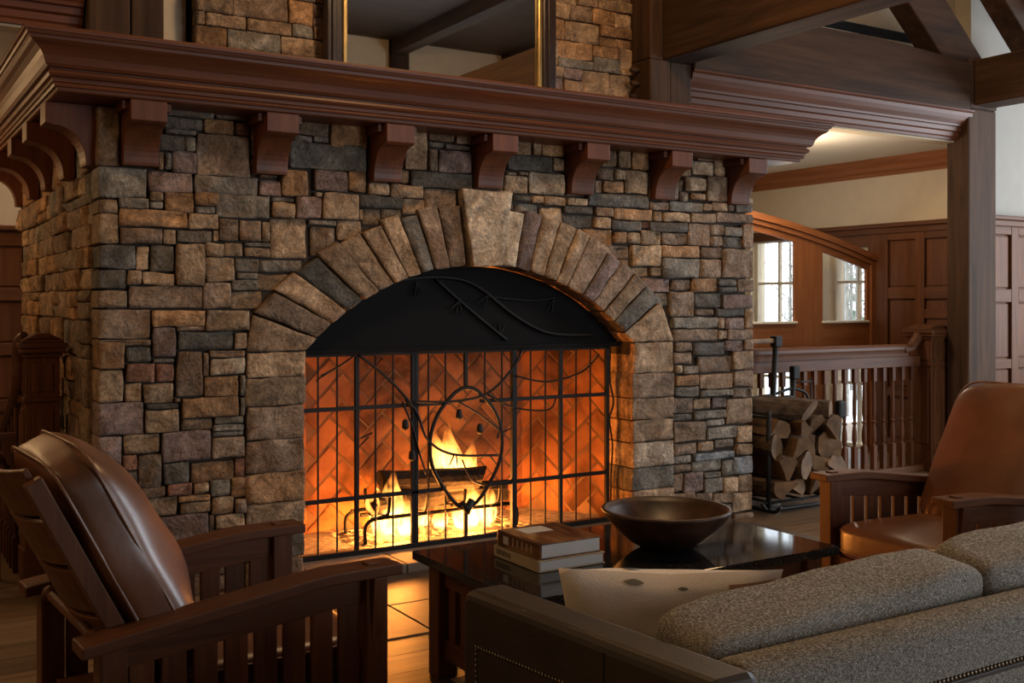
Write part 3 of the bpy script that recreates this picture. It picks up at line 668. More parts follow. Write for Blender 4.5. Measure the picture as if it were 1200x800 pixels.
# voussoirs
def vous(side, a0, a1, kind, k, ro=ARO):
    f = lambda r, a: (ACX+side*r*math.sin(R(a)), ACZ+r*math.cos(R(a)))
    g = .14; K = 1.112 if side < 0 else 1.05
    q = [f(AR, a1-g), f(AR, a0+g), f(ro, a0*K+g), f(ro, a1*K-g)] if side < 0 else [f(AR, a0+g), f(AR, a1-g), f(ro, a1*K-g), f(ro, a0*K+g)]
    m_ = MB(); stone_into(m_, q, front, .25, .016+random.uniform(-.004, .008), 600+k+side*40, .8); m_.build('voussoir', ST[kind], fp, smooth=True, fix=False)
AL = [4.6,8.6,12.4,15.6,19.0,22.6,26.6,30.6,34.8,39.0,43.4]
for i in range(10): vous(-1, AL[i], AL[i+1], 'bbgttttdtbt'[i], i, ARO+random.uniform(-.015,.02))
AL = [4.6,8.4,12.2,16.2,20.0,23.2,28.2,31.6,35.6,39.2,43.4]
for i in range(10): vous(1, AL[i], AL[i+1], 'lmtttbmbtg'[i], i, ARO+random.uniform(-.015,.02))
for sd, xo in ((-1, .655), (1, 3.288)):     # springers
    f = lambda r, a: (ACX+sd*r*math.sin(R(a)), ACZ+r*math.cos(R(a)))
    i0 = (ACX+sd*1.0125, SPR+.004); i1 = f(AR, 43.6); o1 = f(ARO+.01, 43.6*(1.112 if sd < 0 else 1.05))
    o1 = (max(o1[0], xo) if sd < 0 else min(o1[0], xo), o1[1]-.01)
    q = [(xo, SPR+.004), i0, i1, o1] if sd < 0 else [i0, (xo, SPR+.004), o1, i1]
    m_ = MB(); stone_into(m_, q, front, .25, .018, 690+sd, .8); m_.build('springer_stone', ST['t'], fp, smooth=True, fix=False)
q = [(ACX-.085, ACZ+AR-.01), (ACX+.095, ACZ+AR-.01), (ACX+.165, 1.962), (ACX-.150, 1.965)]
m_ = MB(); stone_into(m_, q, front, .25, .05, 701, 1.0); tag(m_.build('keystone', ST['l'], fp, smooth=True, fix=False), 'big pale wedge-shaped keystone')
# side stones
random.seed(9)
def ashlar(u0, u1, z0, z1, hs=(.07,.10,.13,.17,.2), ws=(.12,.40)):
    res = []; z = z0
    while z < z1-.03:
        h = random.choice(hs); h = min(h, z1-z)
        if z1-(z+h) < .05: h = z1-z
        u = u0-random.uniform(0, .1)
        while u < u1-.02:
            wd = random.uniform(*ws); e = min(u+wd, u1)
            if u1-e < .06: e = u1
            a = max(u, u0)
            if e-a > .03:
                if h > .12 and random.random() < .4:
                    s = h*random.uniform(.35, .65); res += [(a, z, e, z+s), (a, z+s, e, z+h)]
                else: res.append((a, z, e, z+h))
            u = e
        z += h
    return res
for k, (a, z0, b_, z1) in enumerate(ashlar(.165, 2.57, 0, 2.24, (.10,.14,.18,.22), (.16,.46))):
    m_ = MB(); stone_into(m_, rect(a, z0, b_, z1), lambda a, b, d: (-d, a, b), .05, random.uniform(0, .035), 800+k, 1.5, .08)
    m_.build('stone', ST[random.choice('oottbbgb')], swall, smooth=True, fix=False)
# upper chimney, set back above the mantel
uc = thing('chimney_breast', 'set-back stone chimney breast rising above the mantel behind the mirror', 'chimney', (1.97, .5, 2.48))
bx('core', 'mortar', uc, .56, .53, 2.49, 3.38, .98, 4.6, 0)
for (u0, u1) in ((.55, 1.32), (2.62, 3.36)):
    for k, (a, z0, b_, z1) in enumerate(ashlar(u0, u1, 2.485, 3.45, (.07,.10,.13,.17), (.12,.33))):
        m_ = MB(); stone_into(m_, rect(a, z0, b_, z1), lambda a, b, d: (a, .5-d, b), .06, random.uniform(0, .025), 1200+k+u0*100)
        m_.build('stone', ST[random.choice('oottbtgm')], uc, smooth=True, fix=False)
# firebox
fb = thing('firebox', None, None, (1.96, .5, .05)); fb.parent = fp; fb.location = Vector((1.96,.5,.05))-Vector(fp.location); FR[fb.name] = Vector((1.96,.5,.05))
bme = MB().box(-.114, -.053, -.02, .114, .053, 0)
me_b = bpy.data.meshes.new('brick')
_bm = bmesh.new(); tmp = bpy.data.meshes.new('t'); tmp.from_pydata(bme.v, [], bme.f); _bm.from_mesh(tmp)
bmesh.ops.bevel(_bm, geom=[e for e in _bm.edges if all(v.co.z > -.001 for v in e.verts)], offset=.005, segments=1, affect='EDGES')
_bm.to_mesh(me_b); _bm.free(); me_b.materials.append(MATS['firebrick'])
def brickwall(o, u, n, Wd, Ht, nm):
    """herringbone on the plane through o spanned by u and z, facing n"""
    o = Vector(o); u = Vector(u).normalized(); n = Vector(n).normalized(); z = Vector((0,0,1))
    a_ = .118; c45 = math.sqrt(.5)
    for i in range(-24, 25):
        for j in range(-24, 25):
            k = (i-j) % 4
            if k == 0: c = ((i+1)*a_, (j+.5)*a_); hz = True
            elif k == 3: c = ((i+.5)*a_, (j+1)*a_); hz = False
            else: continue
            p = (c45*(c[0]-c[1])+Wd/2, c45*(c[0]+c[1])+Ht/2)
            if -.05 < p[0] < Wd+.05 and -.03 < p[1] < Ht+.05:
                d1 = (u+z)*c45 if hz else (z-u)*c45
                d2 = n.cross(d1)
                M = Matrix((d1, d2, n)).transposed()
                shared(me_b, 'brick', o+u*p[0]+z*p[1]+n*random.uniform(-.002, .003), fb, M.to_euler())
FY, FY1 = .285, .78
brickwall((1.25, FY1, .05), (1,0,0), (0,-1,0), 1.45, 1.15, 'back')
def splay(x0, y0, x1, y1, nm):
    u = Vector((x1-x0, y1-y0, 0)); n = Vector((-u.y, u.x, 0))
    if (Vector((1.96, .3, 0))-Vector((x0, y0, 0))).dot(n) < 0: n = -n
    brickwall((x0, y0, .05), u, n, u.length, 1.15, nm)
splay(OR_+.02, .33, 2.70, FY1, 'right'); splay(1.25, FY1, OL-.02, .33, 'left')
bx('back_slab', 'fire_mortar', fb, 1.1, FY1+.004, 0, 2.85, .95, 1.6, 0)
MB().prism([(3.038,.27),(2.691,.80),(2.9,.98),(3.3,.98),(3.3,.27)], 2, 0, 1.6).build('side_slab', 'fire_mortar', fb)
MB().prism([(.883,.27),(1.26,.80),(1.05,.98),(.6,.98),(.6,.27)], 2, 0, 1.6).build('side_slab', 'fire_mortar', fb)
bx('smoke_shelf', 'soot', fb, .7, .27, 1.45, 3.25, .98, 1.75, 0)
for k in range(4):
    w4 = (3.02-.9)/4
    bx('hearth_slab', 'hearth_stone', fp, .9+w4*k+.002, -.16, .0, .9+w4*(k+1)-.002, .0 if k in (0, 3) else .30, .05, .006)
bx('hearth_slab', 'hearth_stone', fp, OL+.005, .0, .0, .9+w4-.002, .30, .05, .004)
bx('hearth_slab', 'hearth_stone', fp, .9+w4*3+.002, .0, .0, OR_-.005, .30, .05, .004)
bx('firebox_floor', 'ash', fb, .95, .302, .0, 2.97, .78, .05, 0)
# black steel hood filling the arch, with forged pine branches
def arcz(x, r=AR-.006): return ACZ+math.sqrt(max(0, r*r-(x-ACX)**2))
hx = [OL+.006+(OR_-OL-.012)*i/32 for i in range(33)]
hp = [(x, max(arcz(x), 1.115)) for x in hx]
hood = MB().prism(hp+[(OR_-.006, 1.112), (OL+.006, 1.112)], 1, .125, .14).build('hood', 'hood_steel', fp)
MB().box(OL+.004, .10, 1.098, OR_-.004, .142, 1.125).build('hood_lip', 'hood_steel', hood, bevel=.004)
YB = .117
H1 = [(1.436,1.448),(1.57,1.485),(1.802,1.497),(1.988,1.452),(2.238,1.285),(2.47,1.185),(2.773,1.17)]
H2 = [(1.734,1.487),(1.961,1.31),(2.182,1.151)]; H3 = [(2.087,1.391),(2.353,1.372),(2.529,1.392)]
for pts, r in ((H1,.011),(H2,.009),(H3,.007)):
    MB().tube(spline([(x, YB, z) for x, z in pts]), r, 6).build('branch', 'black_iron', hood, smooth=True)
for (x, z, a) in ((1.62,1.47,-100),(1.62,1.47,-60),(1.62,1.47,-80),(1.88,1.37,-110),(1.88,1.37,-140),(1.88,1.37,-80),(2.06,1.40,-150),(2.06,1.40,-110),(2.5,1.38,-130),(2.5,1.38,-100),(2.14,1.18,60),(2.14,1.18,100)):
    MB().tube([(x, YB, z), (x+.075*math.cos(R(a)), YB-.004, z+.075*math.sin(R(a)))], [.005,.003], 5).build('needle_sprig', 'black_iron', hood)

# ================================================================== MANTEL
mt = thing('mantel_shelf', 'dark red-brown wooden mantel shelf with deep moulded edge on curved brackets', 'mantel', (FW/2, 0, 2.245))
PROF = [(0,2.245),(.205,2.245),(.212,2.250),(.212,2.262),(.224,2.264),(.228,2.272),(.224,2.280),(.232,2.283),(.232,2.297),(.246,2.303),(.252,2.313),(.248,2.325),(.238,2.330),(.238,2.336),(.256,2.338),(.266,2.350),(.270,2.362),(.276,2.380),(.288,2.398),(.306,2.414),(.322,2.424),(.332,2.434),(.334,2.446),(.342,2.448),(.346,2.456),(.346,2.460),(.355,2.462),(.357,2.472),(.355,2.482),(0,2.482)]
def sweep(nm, pts_fn, m):
    P = [[pts_fn(p, z, k) for (p, z) in PROF] for k in range(2)]
    return MB().grid(P).build(nm, m, mt, smooth=False)
sweep('cornice_front', lambda p, z, k: ((-p if k == 0 else FW+p), -p, z), 'mantel_x')
sweep('cornice_return', lambda p, z, k: (-p, (-p if k == 0 else 2.57), z), 'mantel_y')
sweep('cornice_return', lambda p, z, k: (FW+p, (-p if k == 0 else 2.57), z), 'mantel_y')
bx('shelf_core', 'mantel_x', mt, 0, 0, 2.242, FW, 2.57, 2.481, 0)
# brackets: square block, small step, deep cove
def bprof():
    pr = [(0,2.244),(.205,2.244),(.205,2.155),(.178,2.145)]
    for i in range(11):
        a = R(90*i/10); pr.append((.048+.130*(1-math.sin(a)) if 0 else .178-.135*(1-math.cos(a)) if 0 else .178-.13*math.sin(a)**1.0*.98, 2.145-.155*(1-math.cos(a))))
    pr += [(.047,1.975),(0,1.975)]
    return pr
BP = bprof()
for k in range(7):
    x0 = .085+.606*k
    b_ = MB().prism([(-p, z) for p, z in BP], 0, x0, x0+.155).build('bracket', 'mantel_z', mt, bevel=.003)
    bx('cap_plate', 'mantel_x', b_, x0-.028, -.165, 2.205, x0+.183, -.001, 2.243, .003)
for k in range(5):
    y0 = .05+.606*k-(.0 if k == 0 else 0)
    b_ = MB().prism([(-p*1.08, z) for p, z in BP], 1, y0, y0+.155 if k < 4 else 2.56).build('bracket', 'mantel_z', mt, bevel=.003)
# ---- mirror
mr_ = thing('wall_mirror', 'large framed mirror with a gilt inner edge leaning above the mantel', 'mirror', (1.965, .42, 2.483))
for (a, d, z0, z1) in ((1.22,1.318,2.483,3.75),(2.612,2.71,2.483,3.75)):
    bx('frame', 'dark_frame', mr_, a, .395, z0, d, .455, z1, .012)
    bx('frame_bead', 'dark_frame', mr_, a+.03, .385, z0, a+.06, .397, z1, .006)
bx('frame', 'dark_frame', mr_, 1.318, .395, 2.483, 2.612, .455, 2.60, .012)
bx('frame', 'dark_frame', mr_, 1.318, .395, 3.65, 2.612, .455, 3.75, .012)
for (a, d, z0, z1) in ((1.318,1.348,2.60,3.65),(2.582,2.612,2.60,3.65)): bx('gilt_liner', 'gilt', mr_, a, .402, z0, d, .44, z1, .008)
bx('gilt_liner', 'gilt', mr_, 1.348, .402, 2.60, 2.582, .44, 2.625, .008)
bx('glass', 'mirror_glass', mr_, 1.34, .425, 2.61, 2.59, .432, 3.65, .0)
# ---- posts standing on the mantel either side of the chimney
p1_ = thing('mantel_post', 'pair of broad timber posts beside the mantel corner', 'post', (.17, .45, 2.482))
bx('timber', 'timber_z', p1_, 0, .30, 2.482, .19, .55, 4.6, .01); bx('timber', 'timber_z', p1_, .196, .31, 2.482, .35, .55, 4.6, .01)
tag(MB().box(.352, .62, 2.482, .535, .98, 4.6).build('wall_chimney_side', 'cream_paint'), kind='structure')
p2_ = thing('mantel_post', 'pegged timber post on the mantel under the tie beam', 'post', (3.53, .45, 2.482))
bx('timber', 'timber_z', p2_, 3.36, .30, 2.482, 3.525, .60, 2.909, .01); bx('timber', 'timber_z', p2_, 3.53, .31, 2.482, 3.71, .60, 2.909, .01)
bx('timber', 'timber_z', p2_, 3.36, .30, 2.909, 3.468, .60, 4.0, .01)
for k in range(3): MB().tube([(3.30, .42, 2.68+.085*k), (3.37, .42, 2.68+.085*k)], .017, 8).build('peg', 'timber_x', p2_, smooth=True)

# ================================================================== FIRE SCREEN
sc = thing('fire_screen', 'black wrought-iron fire screen with pine branch ring and barred panels', 'fire screen', (1.95, .15, .05))
SY = .15
def vb(nm, x, r, z0, z1, p=sc): return bx(nm, 'black_iron', p, x-r, SY-r, z0, x+r, SY+r, z1, .002, 1)
ZT, ZB = 1.10, .052
for x in (.975, 2.905): vb('frame_upright', x, .012, ZB, ZT)
for x in (1.29, 2.569): vb('upright', x, .011, ZB, ZT)
for x in (1.614, 1.634): vb('door_stile', x, .010, ZB, ZT)
vb('door_stile', 2.248, .015, ZB, ZT)
for x in (1.078,1.182,1.397,1.498,1.708,1.812,2.06,2.171,2.363,2.464,2.68,2.783):
    zs_ = [(ZB, ZT)]
    if x in (1.812, 2.06): zs_ = [(ZB, .36), (.80, ZT)]
    for z0, z1 in zs_: vb('bar', x, .0045, z0, z1)
vb('upright', 1.938, .010, ZB, .255); vb('upright', 1.938, .010, .885, ZT)
bx('rail', 'black_iron', sc, .965, SY-.016, .050, 2.915, SY+.016, .076, .003)
bx('rail', 'black_iron', sc, .965, SY-.012, 1.083, 2.915, SY+.012, 1.108, .003)
for a, d in ((.965, 1.63), (1.63, 1.84), (2.03, 2.915)): bx('rail', 'black_iron', sc, a, SY-.010, .803, d, SY+.010, .823, .002)
for a, d in ((.965, 1.80), (2.06, 2.915)): bx('rail', 'black_iron', sc, a, SY-.010, .335, d, SY+.010, .356, .002)
ring = []
for i in range(40):
    a = 2*math.pi*i/40; rx = .228; s_ = math.sin(a); c_ = math.cos(a)
    z = .575+.29*c_; x = 1.938+rx*s_*(1-.10*max(0,-c_)**2)
    if c_ < -.4: z = .575+.29*c_-.055*((-c_-.4)/.6)**2; x = 1.938+rx*s_*(1-.18*((-c_-.4)/.6))
    if c_ > .85: z += .028*((c_-.85)/.15)
    ring.append((x, SY-.012, z))
MB().tube(ring, .0115, 6, closed=True).build('ring', 'black_iron', sc, smooth=True)
MB().tube([(1.90, SY-.014, .262),(1.938, SY-.018, .22),(1.97, SY-.014, .275)], [.018,.03,.018], 8).build('ring_boss', 'black_iron', sc, smooth=True)
BR = dict(a=[(1.29,1.092),(1.47,.952),(1.621,.786),(1.697,.621),(1.854,.531),(2.137,.505)],b=[(1.089,.988),(1.191,1.037),(1.29,1.101)],c=[(1.595,.833),(1.854,.82),(2.071,.857),(2.238,.995),(2.295,1.1)],
 d=[(2.25,.946),(2.47,.904),(2.711,.954),(2.835,1.052)],e=[(2.071,.848),(2.238,.768),(2.47,.741),(2.529,.812)],f=[(1.545,.835),(1.605,.695),(1.646,.555),(1.687,.437)],g=[(1.881,.819),(2.016,.741),(2.154,.638)],h=[(1.908,.498),(1.961,.391),(2.043,.345)],
 i=[(1.03,.16),(1.10,.14),(1.2,.11)])
del BR['i']
for k, pts in BR.items():
    MB().tube(spline([(x, SY-.016, z) for x, z in pts]), .0075 if k in 'ac' else .0055, 6).build('branch', 'black_iron', sc, smooth=True)
for (x, z, a) in ((1.86,.535,-120),(1.87,.535,-85),(2.08,.51,-50),(1.56,.85,-60),(2.13,.60,70),(2.16,.63,20),(2.0,.39,60),(1.12,1.0,-150),(1.35,.66,220),(1.37,.68,200),(2.05,.72,-40)):
    MB().tube([(x, SY-.016, z), (x+.07*math.cos(R(a)), SY-.02, z+.07*math.sin(R(a)))], [.0055,.0035], 5).build('needle_sprig', 'black_iron', sc)
for (x, z) in ((1.886,.748),(2.016,.661),(1.56,.712),(1.60,.545)):
    mb = MB()
    mb.lathe([(.004,z-.03),(.016,z-.02),(.02,z-.006),(.014,z-.004),(.02,z+.006),(.014,z+.01),(.017,z+.018),(.005,z+.03)], x, SY-.02, 8)
    mb.build('pine_cone', 'black_iron', sc, smooth=True)
# ---- cable hanging inside the right jamb
tag(MB().tube(spline([(2.945,.17,1.09),(2.935,.16,.9),(2.955,.15,.76),(2.925,.15,.66),(2.955,.16,.5),(2.95,.17,.3),(2.95,.17,.052)]), .006, 6).build('hanging_cable', 'black_iron', smooth=True), 'thin dark cable hanging down inside the fireplace jamb', 'cable')

# ================================================================== THE FIRE
gr = thing('fire_grate', 'black iron grate with bent legs holding the burning logs', 'grate', (1.93, .47, .05))
for x in (1.42, 2.38):
    for yy in (.33, .60):
        MB().tube(spline([(x, yy, .052), (x, yy, .15), (x+(.06 if x < 2 else -.06), yy, .185), (x+(.16 if x < 2 else -.16), yy, .185)], 4), .011, 6).build('leg', 'black_iron', gr, smooth=True)
for yy in (.33, .47, .60): MB().tube([(1.45, yy, .185), (2.36, yy, .185)], .011, 6).build('bar', 'black_iron', gr)
for x in (1.55, 1.78, 2.02, 2.25): MB().tube(spline([(x, .30, .30), (x, .33, .20), (x, .47, .185), (x, .60, .20), (x, .63, .30)], 4), .010, 6).build('cross_bar', 'black_iron', gr, smooth=True)
def log(name, p0, p1, r, label, mats, group=None, seed=0, split=False):
    p0 = Vector(p0); p1 = Vector(p1); d = (p1-p0); L = d.length; d.normalize()
    u = d.orthogonal().normalized(); w_ = d.cross(u); m = 7
    rnd = random.Random(seed); ph = rnd.uniform(0, 6.28)
    prof = []; flag = []
    if split:               # a wedge: bark on the outer arc, two cleft sides
        op = R(rnd.uniform(42, 68)); k0 = rnd.uniform(.7, 1.0)
        arc = [(r*math.cos(-op+2*op*i/4), r*math.sin(-op+2*op*i/4)) for i in range(5)]
        ap = (-r*k0, rnd.uniform(-.25, .25)*r)
        pts = arc+[(arc[-1][0]*.55+ap[0]*.45, arc[-1][1]*.55+ap[1]*.45), (ap[0], ap[1]+.12*r), (ap[0], ap[1]-.12*r), (arc[0][0]*.55+ap[0]*.45, arc[0][1]*.55+ap[1]*.45)]
        for i, (x, y_) in enumerate(pts):
            f = 1+.07*rnd.uniform(-1, 1); x *= f; y_ *= f
            prof.append((x*math.cos(ph)-y_*math.sin(ph), x*math.sin(ph)+y_*math.cos(ph))); flag.append(0 if i < 4 else 1)
    else:
        for k in range(12):
            a = 2*math.pi*k/12; rr = r*(1+.10*math.sin(2*a+ph)+.06*rnd.uniform(-1, 1))
            prof.append((rr*math.cos(a+ph), rr*math.sin(a+ph))); flag.append(0)
    n = len(prof); mb = MB(); tilt = (rnd.uniform(-.5, .5), rnd.uniform(-.5, .5))
    for i in range(m):
        t = i/(m-1); c = p0+d*L*t+(u*noise.noise((seed, t*2, 0))+w_*noise.noise((seed, t*2, 5)))*r*.18
        for (x, y_) in prof:
            s = 1+.10*noise.noise((x*30, y_*30, t*3+seed)); q = c+u*x*s+w_*y_*s+d*(tilt[0]*x+tilt[1]*y_)*(1-2*t); mb.v.append(tuple(q))
    for i in range(m-1):
        for k in range(n):
            l = (k+1) % n; mb.cur = flag[k]
            mb._f((i*n+k, i*n+l, (i+1)*n+l, (i+1)*n+k))
    mb.cur = 1
    mb._f(tuple(range(n-1, -1, -1))); mb._f(tuple((m-1)*n+k for k in range(n)))
    o = mb.build(name, list(mats), None, base=True)
    return tag(o, label, 'log', group)
log('burning_log', (1.60,.50,.345), (2.20,.42,.335), .062, 'charred top log lying across the burning fire', ['charred_bark','charred_bark'], None, 1)
log('burning_log', (1.50,.42,.245), (1.98,.50,.25), .058, 'charred log low on the left side of the grate', ['charred_bark','embers'], None, 2)
log('burning_log', (1.92,.55,.255), (2.36,.40,.25), .060, 'charred split log low on the right side of the grate', ['charred_bark','embers'], None, 3)
log('burning_log', (1.62,.58,.26), (1.95,.60,.27), .05, 'short charred log at the back of the grate', ['charred_bark','embers'], None, 4)
mb = MB(); random.seed(8)
P = []
for i in range(17):
    row_ = []
    for j in range(41):
        x = 1.35+1.1*j/40; yy = .31+.40*i/16; e = min(1, 5*min(j/40, 1-j/40, i/16, 1-i/16))
        row_.append((x, yy, .052+e*(.030+.03*noise.noise((x*14, yy*14, 0))+.015*noise.noise((x*40, yy*40, 2)))))
    P.append(row_)
tag(mb.grid(P).build('ember_bed', 'embers', smooth=True), 'glowing bed of embers and ash under the grate', 'embers', kind='stuff')
def flame(x, y_, z, r, h, bend, seed, label):
    mb = MB(); n = 12; m = 14
    for i in range(m+1):
        t = i/m; rr = r*(math.sin(math.pi*min(1, t*.85+.13))**1.1)*(1-t)**.35+.002
        cx = x+bend*t*t+.25*r*noise.noise((seed, t*3, 0)); cy = y_+.2*r*noise.noise((seed, t*3, 9))
        for k in range(n):
            a = 2*math.pi*k/n; q = rr*(1+.35*noise.noise((math.cos(a)*1.5+seed, math.sin(a)*1.5, t*4)))
            mb.v.append((cx+q*math.cos(a), cy+q*.8*math.sin(a), z+h*t))
    for i in range(m):
        for k in range(n):
            l = (k+1) % n; mb._f((i*n+k, i*n+l, (i+1)*n+l, (i+1)*n+k))
    mb._f(tuple(range(n-1, -1, -1))); mb._f(tuple(m*n+k for k in range(n)))
    return tag(mb.build('flame', 'flame_gas', None, smooth=True, base=True), label, 'flame', 'flames of the log fire')
FL = [(1.60,.40,.06,.085,.40,.02),(1.68,.36,.06,.07,.26,-.02),(1.54,.44,.07,.05,.30,.01),(1.80,.44,.07,.065,.22,.03),(1.90,.38,.06,.06,.18,-.02),(2.05,.52,.26,.085,.42,-.03),(2.14,.50,.22,.08,.34,.04),(2.10,.38,.06,.085,.28,.02),(2.02,.36,.06,.06,.20,-.03),(2.20,.36,.06,.07,.26,.01),(1.98,.56,.30,.06,.36,-.02)]
for k, a in enumerate(FL):
    flame(*a, k*3.7, 'tall orange flame rising behind the charred top log' if a[2] > .2 else 'bright flame under the low log on the left of the grate' if a[0] < 1.85 else 'bright flame in front of the split log on the right')
for k, (x, y_, z, p) in enumerate(((1.62,.42,.18,105),(2.10,.48,.26,140),(2.06,.36,.11,50))):
    lamp('firelight', (x, y_, z), p, (1.0,.31,.048), .09)

# ================================================================== FURNITURE
def morris_chair(label, loc, rz, group, stuffing):
    t = thing('morris_chair', label, 'armchair', loc, rz, group, local=True)
    Wd = .76; ax0, ax1 = -.43, .43
    def armz(x):           # flat at the front, then sloping to the rear
        return .63 if x > .20 else .63-(.20-x)*.127
    for s in (-1, 1):
        yo = s*Wd/2; yi = s*(Wd/2-.105); ya, yb = min(yo, yi), max(yo, yi)
        xs_ = [ax0, -.2, 0, .16, .22, ax1]
        arm = MB().prism([(x, armz(x)) for x in xs_]+[(x, armz(x)-.03) for x in reversed(xs_)], 1, ya, yb).build('arm', 'oak_x', t, bevel=.004)
        yc = s*(Wd/2-.052)
        bx('tenon', 'oak_y', arm, .335, yc-.02, .6295, .375, yc+.02, .636, .002)
        bx('leg', 'oak_z', t, .325, yc-.034, 0, .392, yc+.034, .60, .004)
        bx('leg', 'oak_z', t, -.385, yc-.034, 0, -.32, yc+.034, armz(-.35)-.03, .004)
        # corbel under the arm on the outside of the front leg
        MB().prism([(yc+s*.034, .60), (yc+s*.052, .60), (yc+s*.048, .55), (yc+s*.034, .43)], 0, .34, .378).build('corbel', 'oak_z', t, bevel=.002)
        ap = [(x, armz(x)-.03) for x in (-.32, 0, .19, .325)]+[(.325, .53), (-.32, .472)]
        MB().prism(ap, 1, yc-.011, yc+.011).build('arm_rail', 'oak_x', t, bevel=.003)
        bx('lower_rail', 'oak_x', t, -.32, yc-.012, .13, .325, yc+.012, .215, .003)
        n = 8; pitch = .645/n
        for k in range(n):
            xc = -.32+pitch*(k+.5); hw = pitch*.5-.0095
            MB().prism([(xc-hw, .215), (xc+hw, .215), (xc+hw, .475+.058*(xc+hw+.32)/.645), (xc-hw, .475+.058*(xc-hw+.32)/.645)], 1, yc-.008, yc+.008).build('slat', 'oak_z', t, bevel=.002)
    bx('front_rail', 'oak_y', t, .345, -.30, .13, .372, .30, .285, .003)
    bx('rear_rail', 'oak_y', t, -.372, -.30, .16, -.345, .30, .26, .003)
    bx('seat_deck', 'oak_x', t, -.345, -.29, .24, .345, .29, .27, .002)
    # seat cushion
    se = rounded(MB(), .07, 0, .355, .33, .288, .075, 7, 12, .22, 2).build('seat_cushion', 'brown_leather', t, smooth=True)
    for zz in (.315, .400):
        P = [(.07+.325*math.copysign(abs(math.cos(a))**.25, math.cos(a)), .284*math.copysign(abs(math.sin(a))**.25, math.sin(a)), zz) for a in [2*math.pi*(i+.5)/56 for i in range(56)]]
        MB().tube(P, .005, 5, closed=True).build('piping', 'brown_leather', se, smooth=True)
    # reclining back: pivot low on the seat, leaning
    ang = math.atan2(.225, .445)
    M = Matrix.Translation((-.155, 0, .27)) @ Matrix.Rotation(-ang, 4, 'Y')
    L = .76
    fr_ = []
    for s in (-1, 1):
        y0 = s*.262
        MB().box(-.045, y0-.018, 0, 0, y0+.018, L, M).build('back_upright', 'oak_z', t, bevel=.004)
    for k in range(5):
        z0 = .08+.145*k
        P0 = []
        mb = MB()
        ys = [-.244+.488*i/8 for i in range(9)]
        f = lambda y_: -.022-.045*(1-(y_/.244)**2)
        poly = [(f(y_)+.008, y_) for y_ in ys]+[(f(y_)-.008, y_) for y_ in reversed(ys)]
        mb.prism(poly, 2, z0, z0+.128, M).build('back_slat', 'oak_y', t, bevel=.003)
    bc = rounded(MB(), 0, 0, 0, .070, .288, .345, 6, 20, .12, 0, None, 3, .010)
    bc.v = [(x*(1.0+stuffing*max(0, 1-(y_/.30)**2)*max(0, 1-(z/.36)**2)) if x > 0 else x, y_, z) for x, y_, z in bc.v]      # the front is well stuffed
    bc.xf(M @ Matrix.Translation((.072, 0, .422))); bco = bc.build('back_cushion', 'brown_leather', t, smooth=True)
    for dx in (-.046, .040):
        P = [M @ Vector((.072+dx, .287*math.copysign(abs(math.cos(a))**.28, math.cos(a)), .422+.345*math.copysign(abs(math.sin(a))**.28, math.sin(a)))) for a in [2*math.pi*(i+.5)/64 for i in range(64)]]
        MB().tube(P, .0055, 5, closed=True).build('piping', 'brown_leather', bco, smooth=True)
    # support rod held by pegs behind the back
    q = M @ Vector((-.075, 0, .33))
    MB().tube([(q.x, -.27, q.z), (q.x, .27, q.z)], .014, 8).build('support_rod', 'oak_y', t, smooth=True)
    for s in (-1, 1): MB().tube([(q.x, s*.235, q.z), (q.x, s*.262, q.z)], .022, 8).build('peg', 'oak_y', t, smooth=True)
    return t
morris_chair('slatted oak recliner armchair with brown leather cushions, its back turned to the panelled newel post', (-.07, -1.93, 0), R(3.5), None, 1.15)
morris_chair('slatted oak recliner armchair with brown leather cushions, facing the bowl from the baluster railing side', (2.98, -2.16, 0), R(175), None, .4)

# ---- coffee table
tb = thing('coffee_table', 'low slatted wooden coffee table with polished black granite top', 'table', (1.52, -1.84, 0))
X0, X1, Y0, Y1, TH = .82, 2.22, -2.23, -1.45, .447
bx('top', 'granite', tb, X0, Y0, TH-.032, X1, Y1, TH, .004)
for lx in (X0+.045, X1-.125):
    for ly in (Y0+.045, Y1-.125):
        bx('leg', 'oak_z', tb, lx, ly, 0, lx+.08, ly+.08, TH-.033, .005)
for ly in (Y0+.07, Y1-.10): 
    bx('apron', 'oak_x', tb, X0+.125, ly, TH-.115, X1-.125, ly+.028, TH-.033, .003)
    bx('lower_rail', 'oak_x', tb, X0+.125, ly, .07, X1-.125, ly+.028, .14, .003)
    for k in range(12):
        xc = X0+.125+(X1-X0-.25)*(k+.5)/12
        bx('slat', 'oak_z', tb, xc-.022, ly+.006, .14, xc+.022, ly+.022, TH-.115, .002)
for lx in (X0+.07, X1-.10):
    bx('apron', 'oak_y', tb, lx, Y0+.125, TH-.115, lx+.028, Y1-.125, TH-.033, .003)
    bx('lower_rail', 'oak_y', tb, lx, Y0+.125, .07, lx+.028, Y1-.125, .14, .003)
    for k in range(6):
        yc = Y0+.125+(Y1-Y0-.25)*(k+.5)/6
        bx('slat', 'oak_z', tb, lx+.006, yc-.025, .14, lx+.022, yc+.025, TH-.115, .002)
# ---- bowl
BXc, BYc = 1.655, -1.90
pr = [(.0,0),(.085,0),(.10,.006),(.14,.03),(.185,.07),(.222,.11),(.238,.135),(.243,.142),(.240,.148),(.228,.148),(.215,.128),(.175,.085),(.12,.045),(.06,.028),(.0,.025)]
tag(MB().lathe([(max(r, .001), TH+.0008+z) for r, z in pr], BXc, BYc, 48, False).build('wooden_bowl', 'bowl_wood', None, smooth=True, base=True), 'wide dark carved wooden bowl on the granite table top', 'bowl')
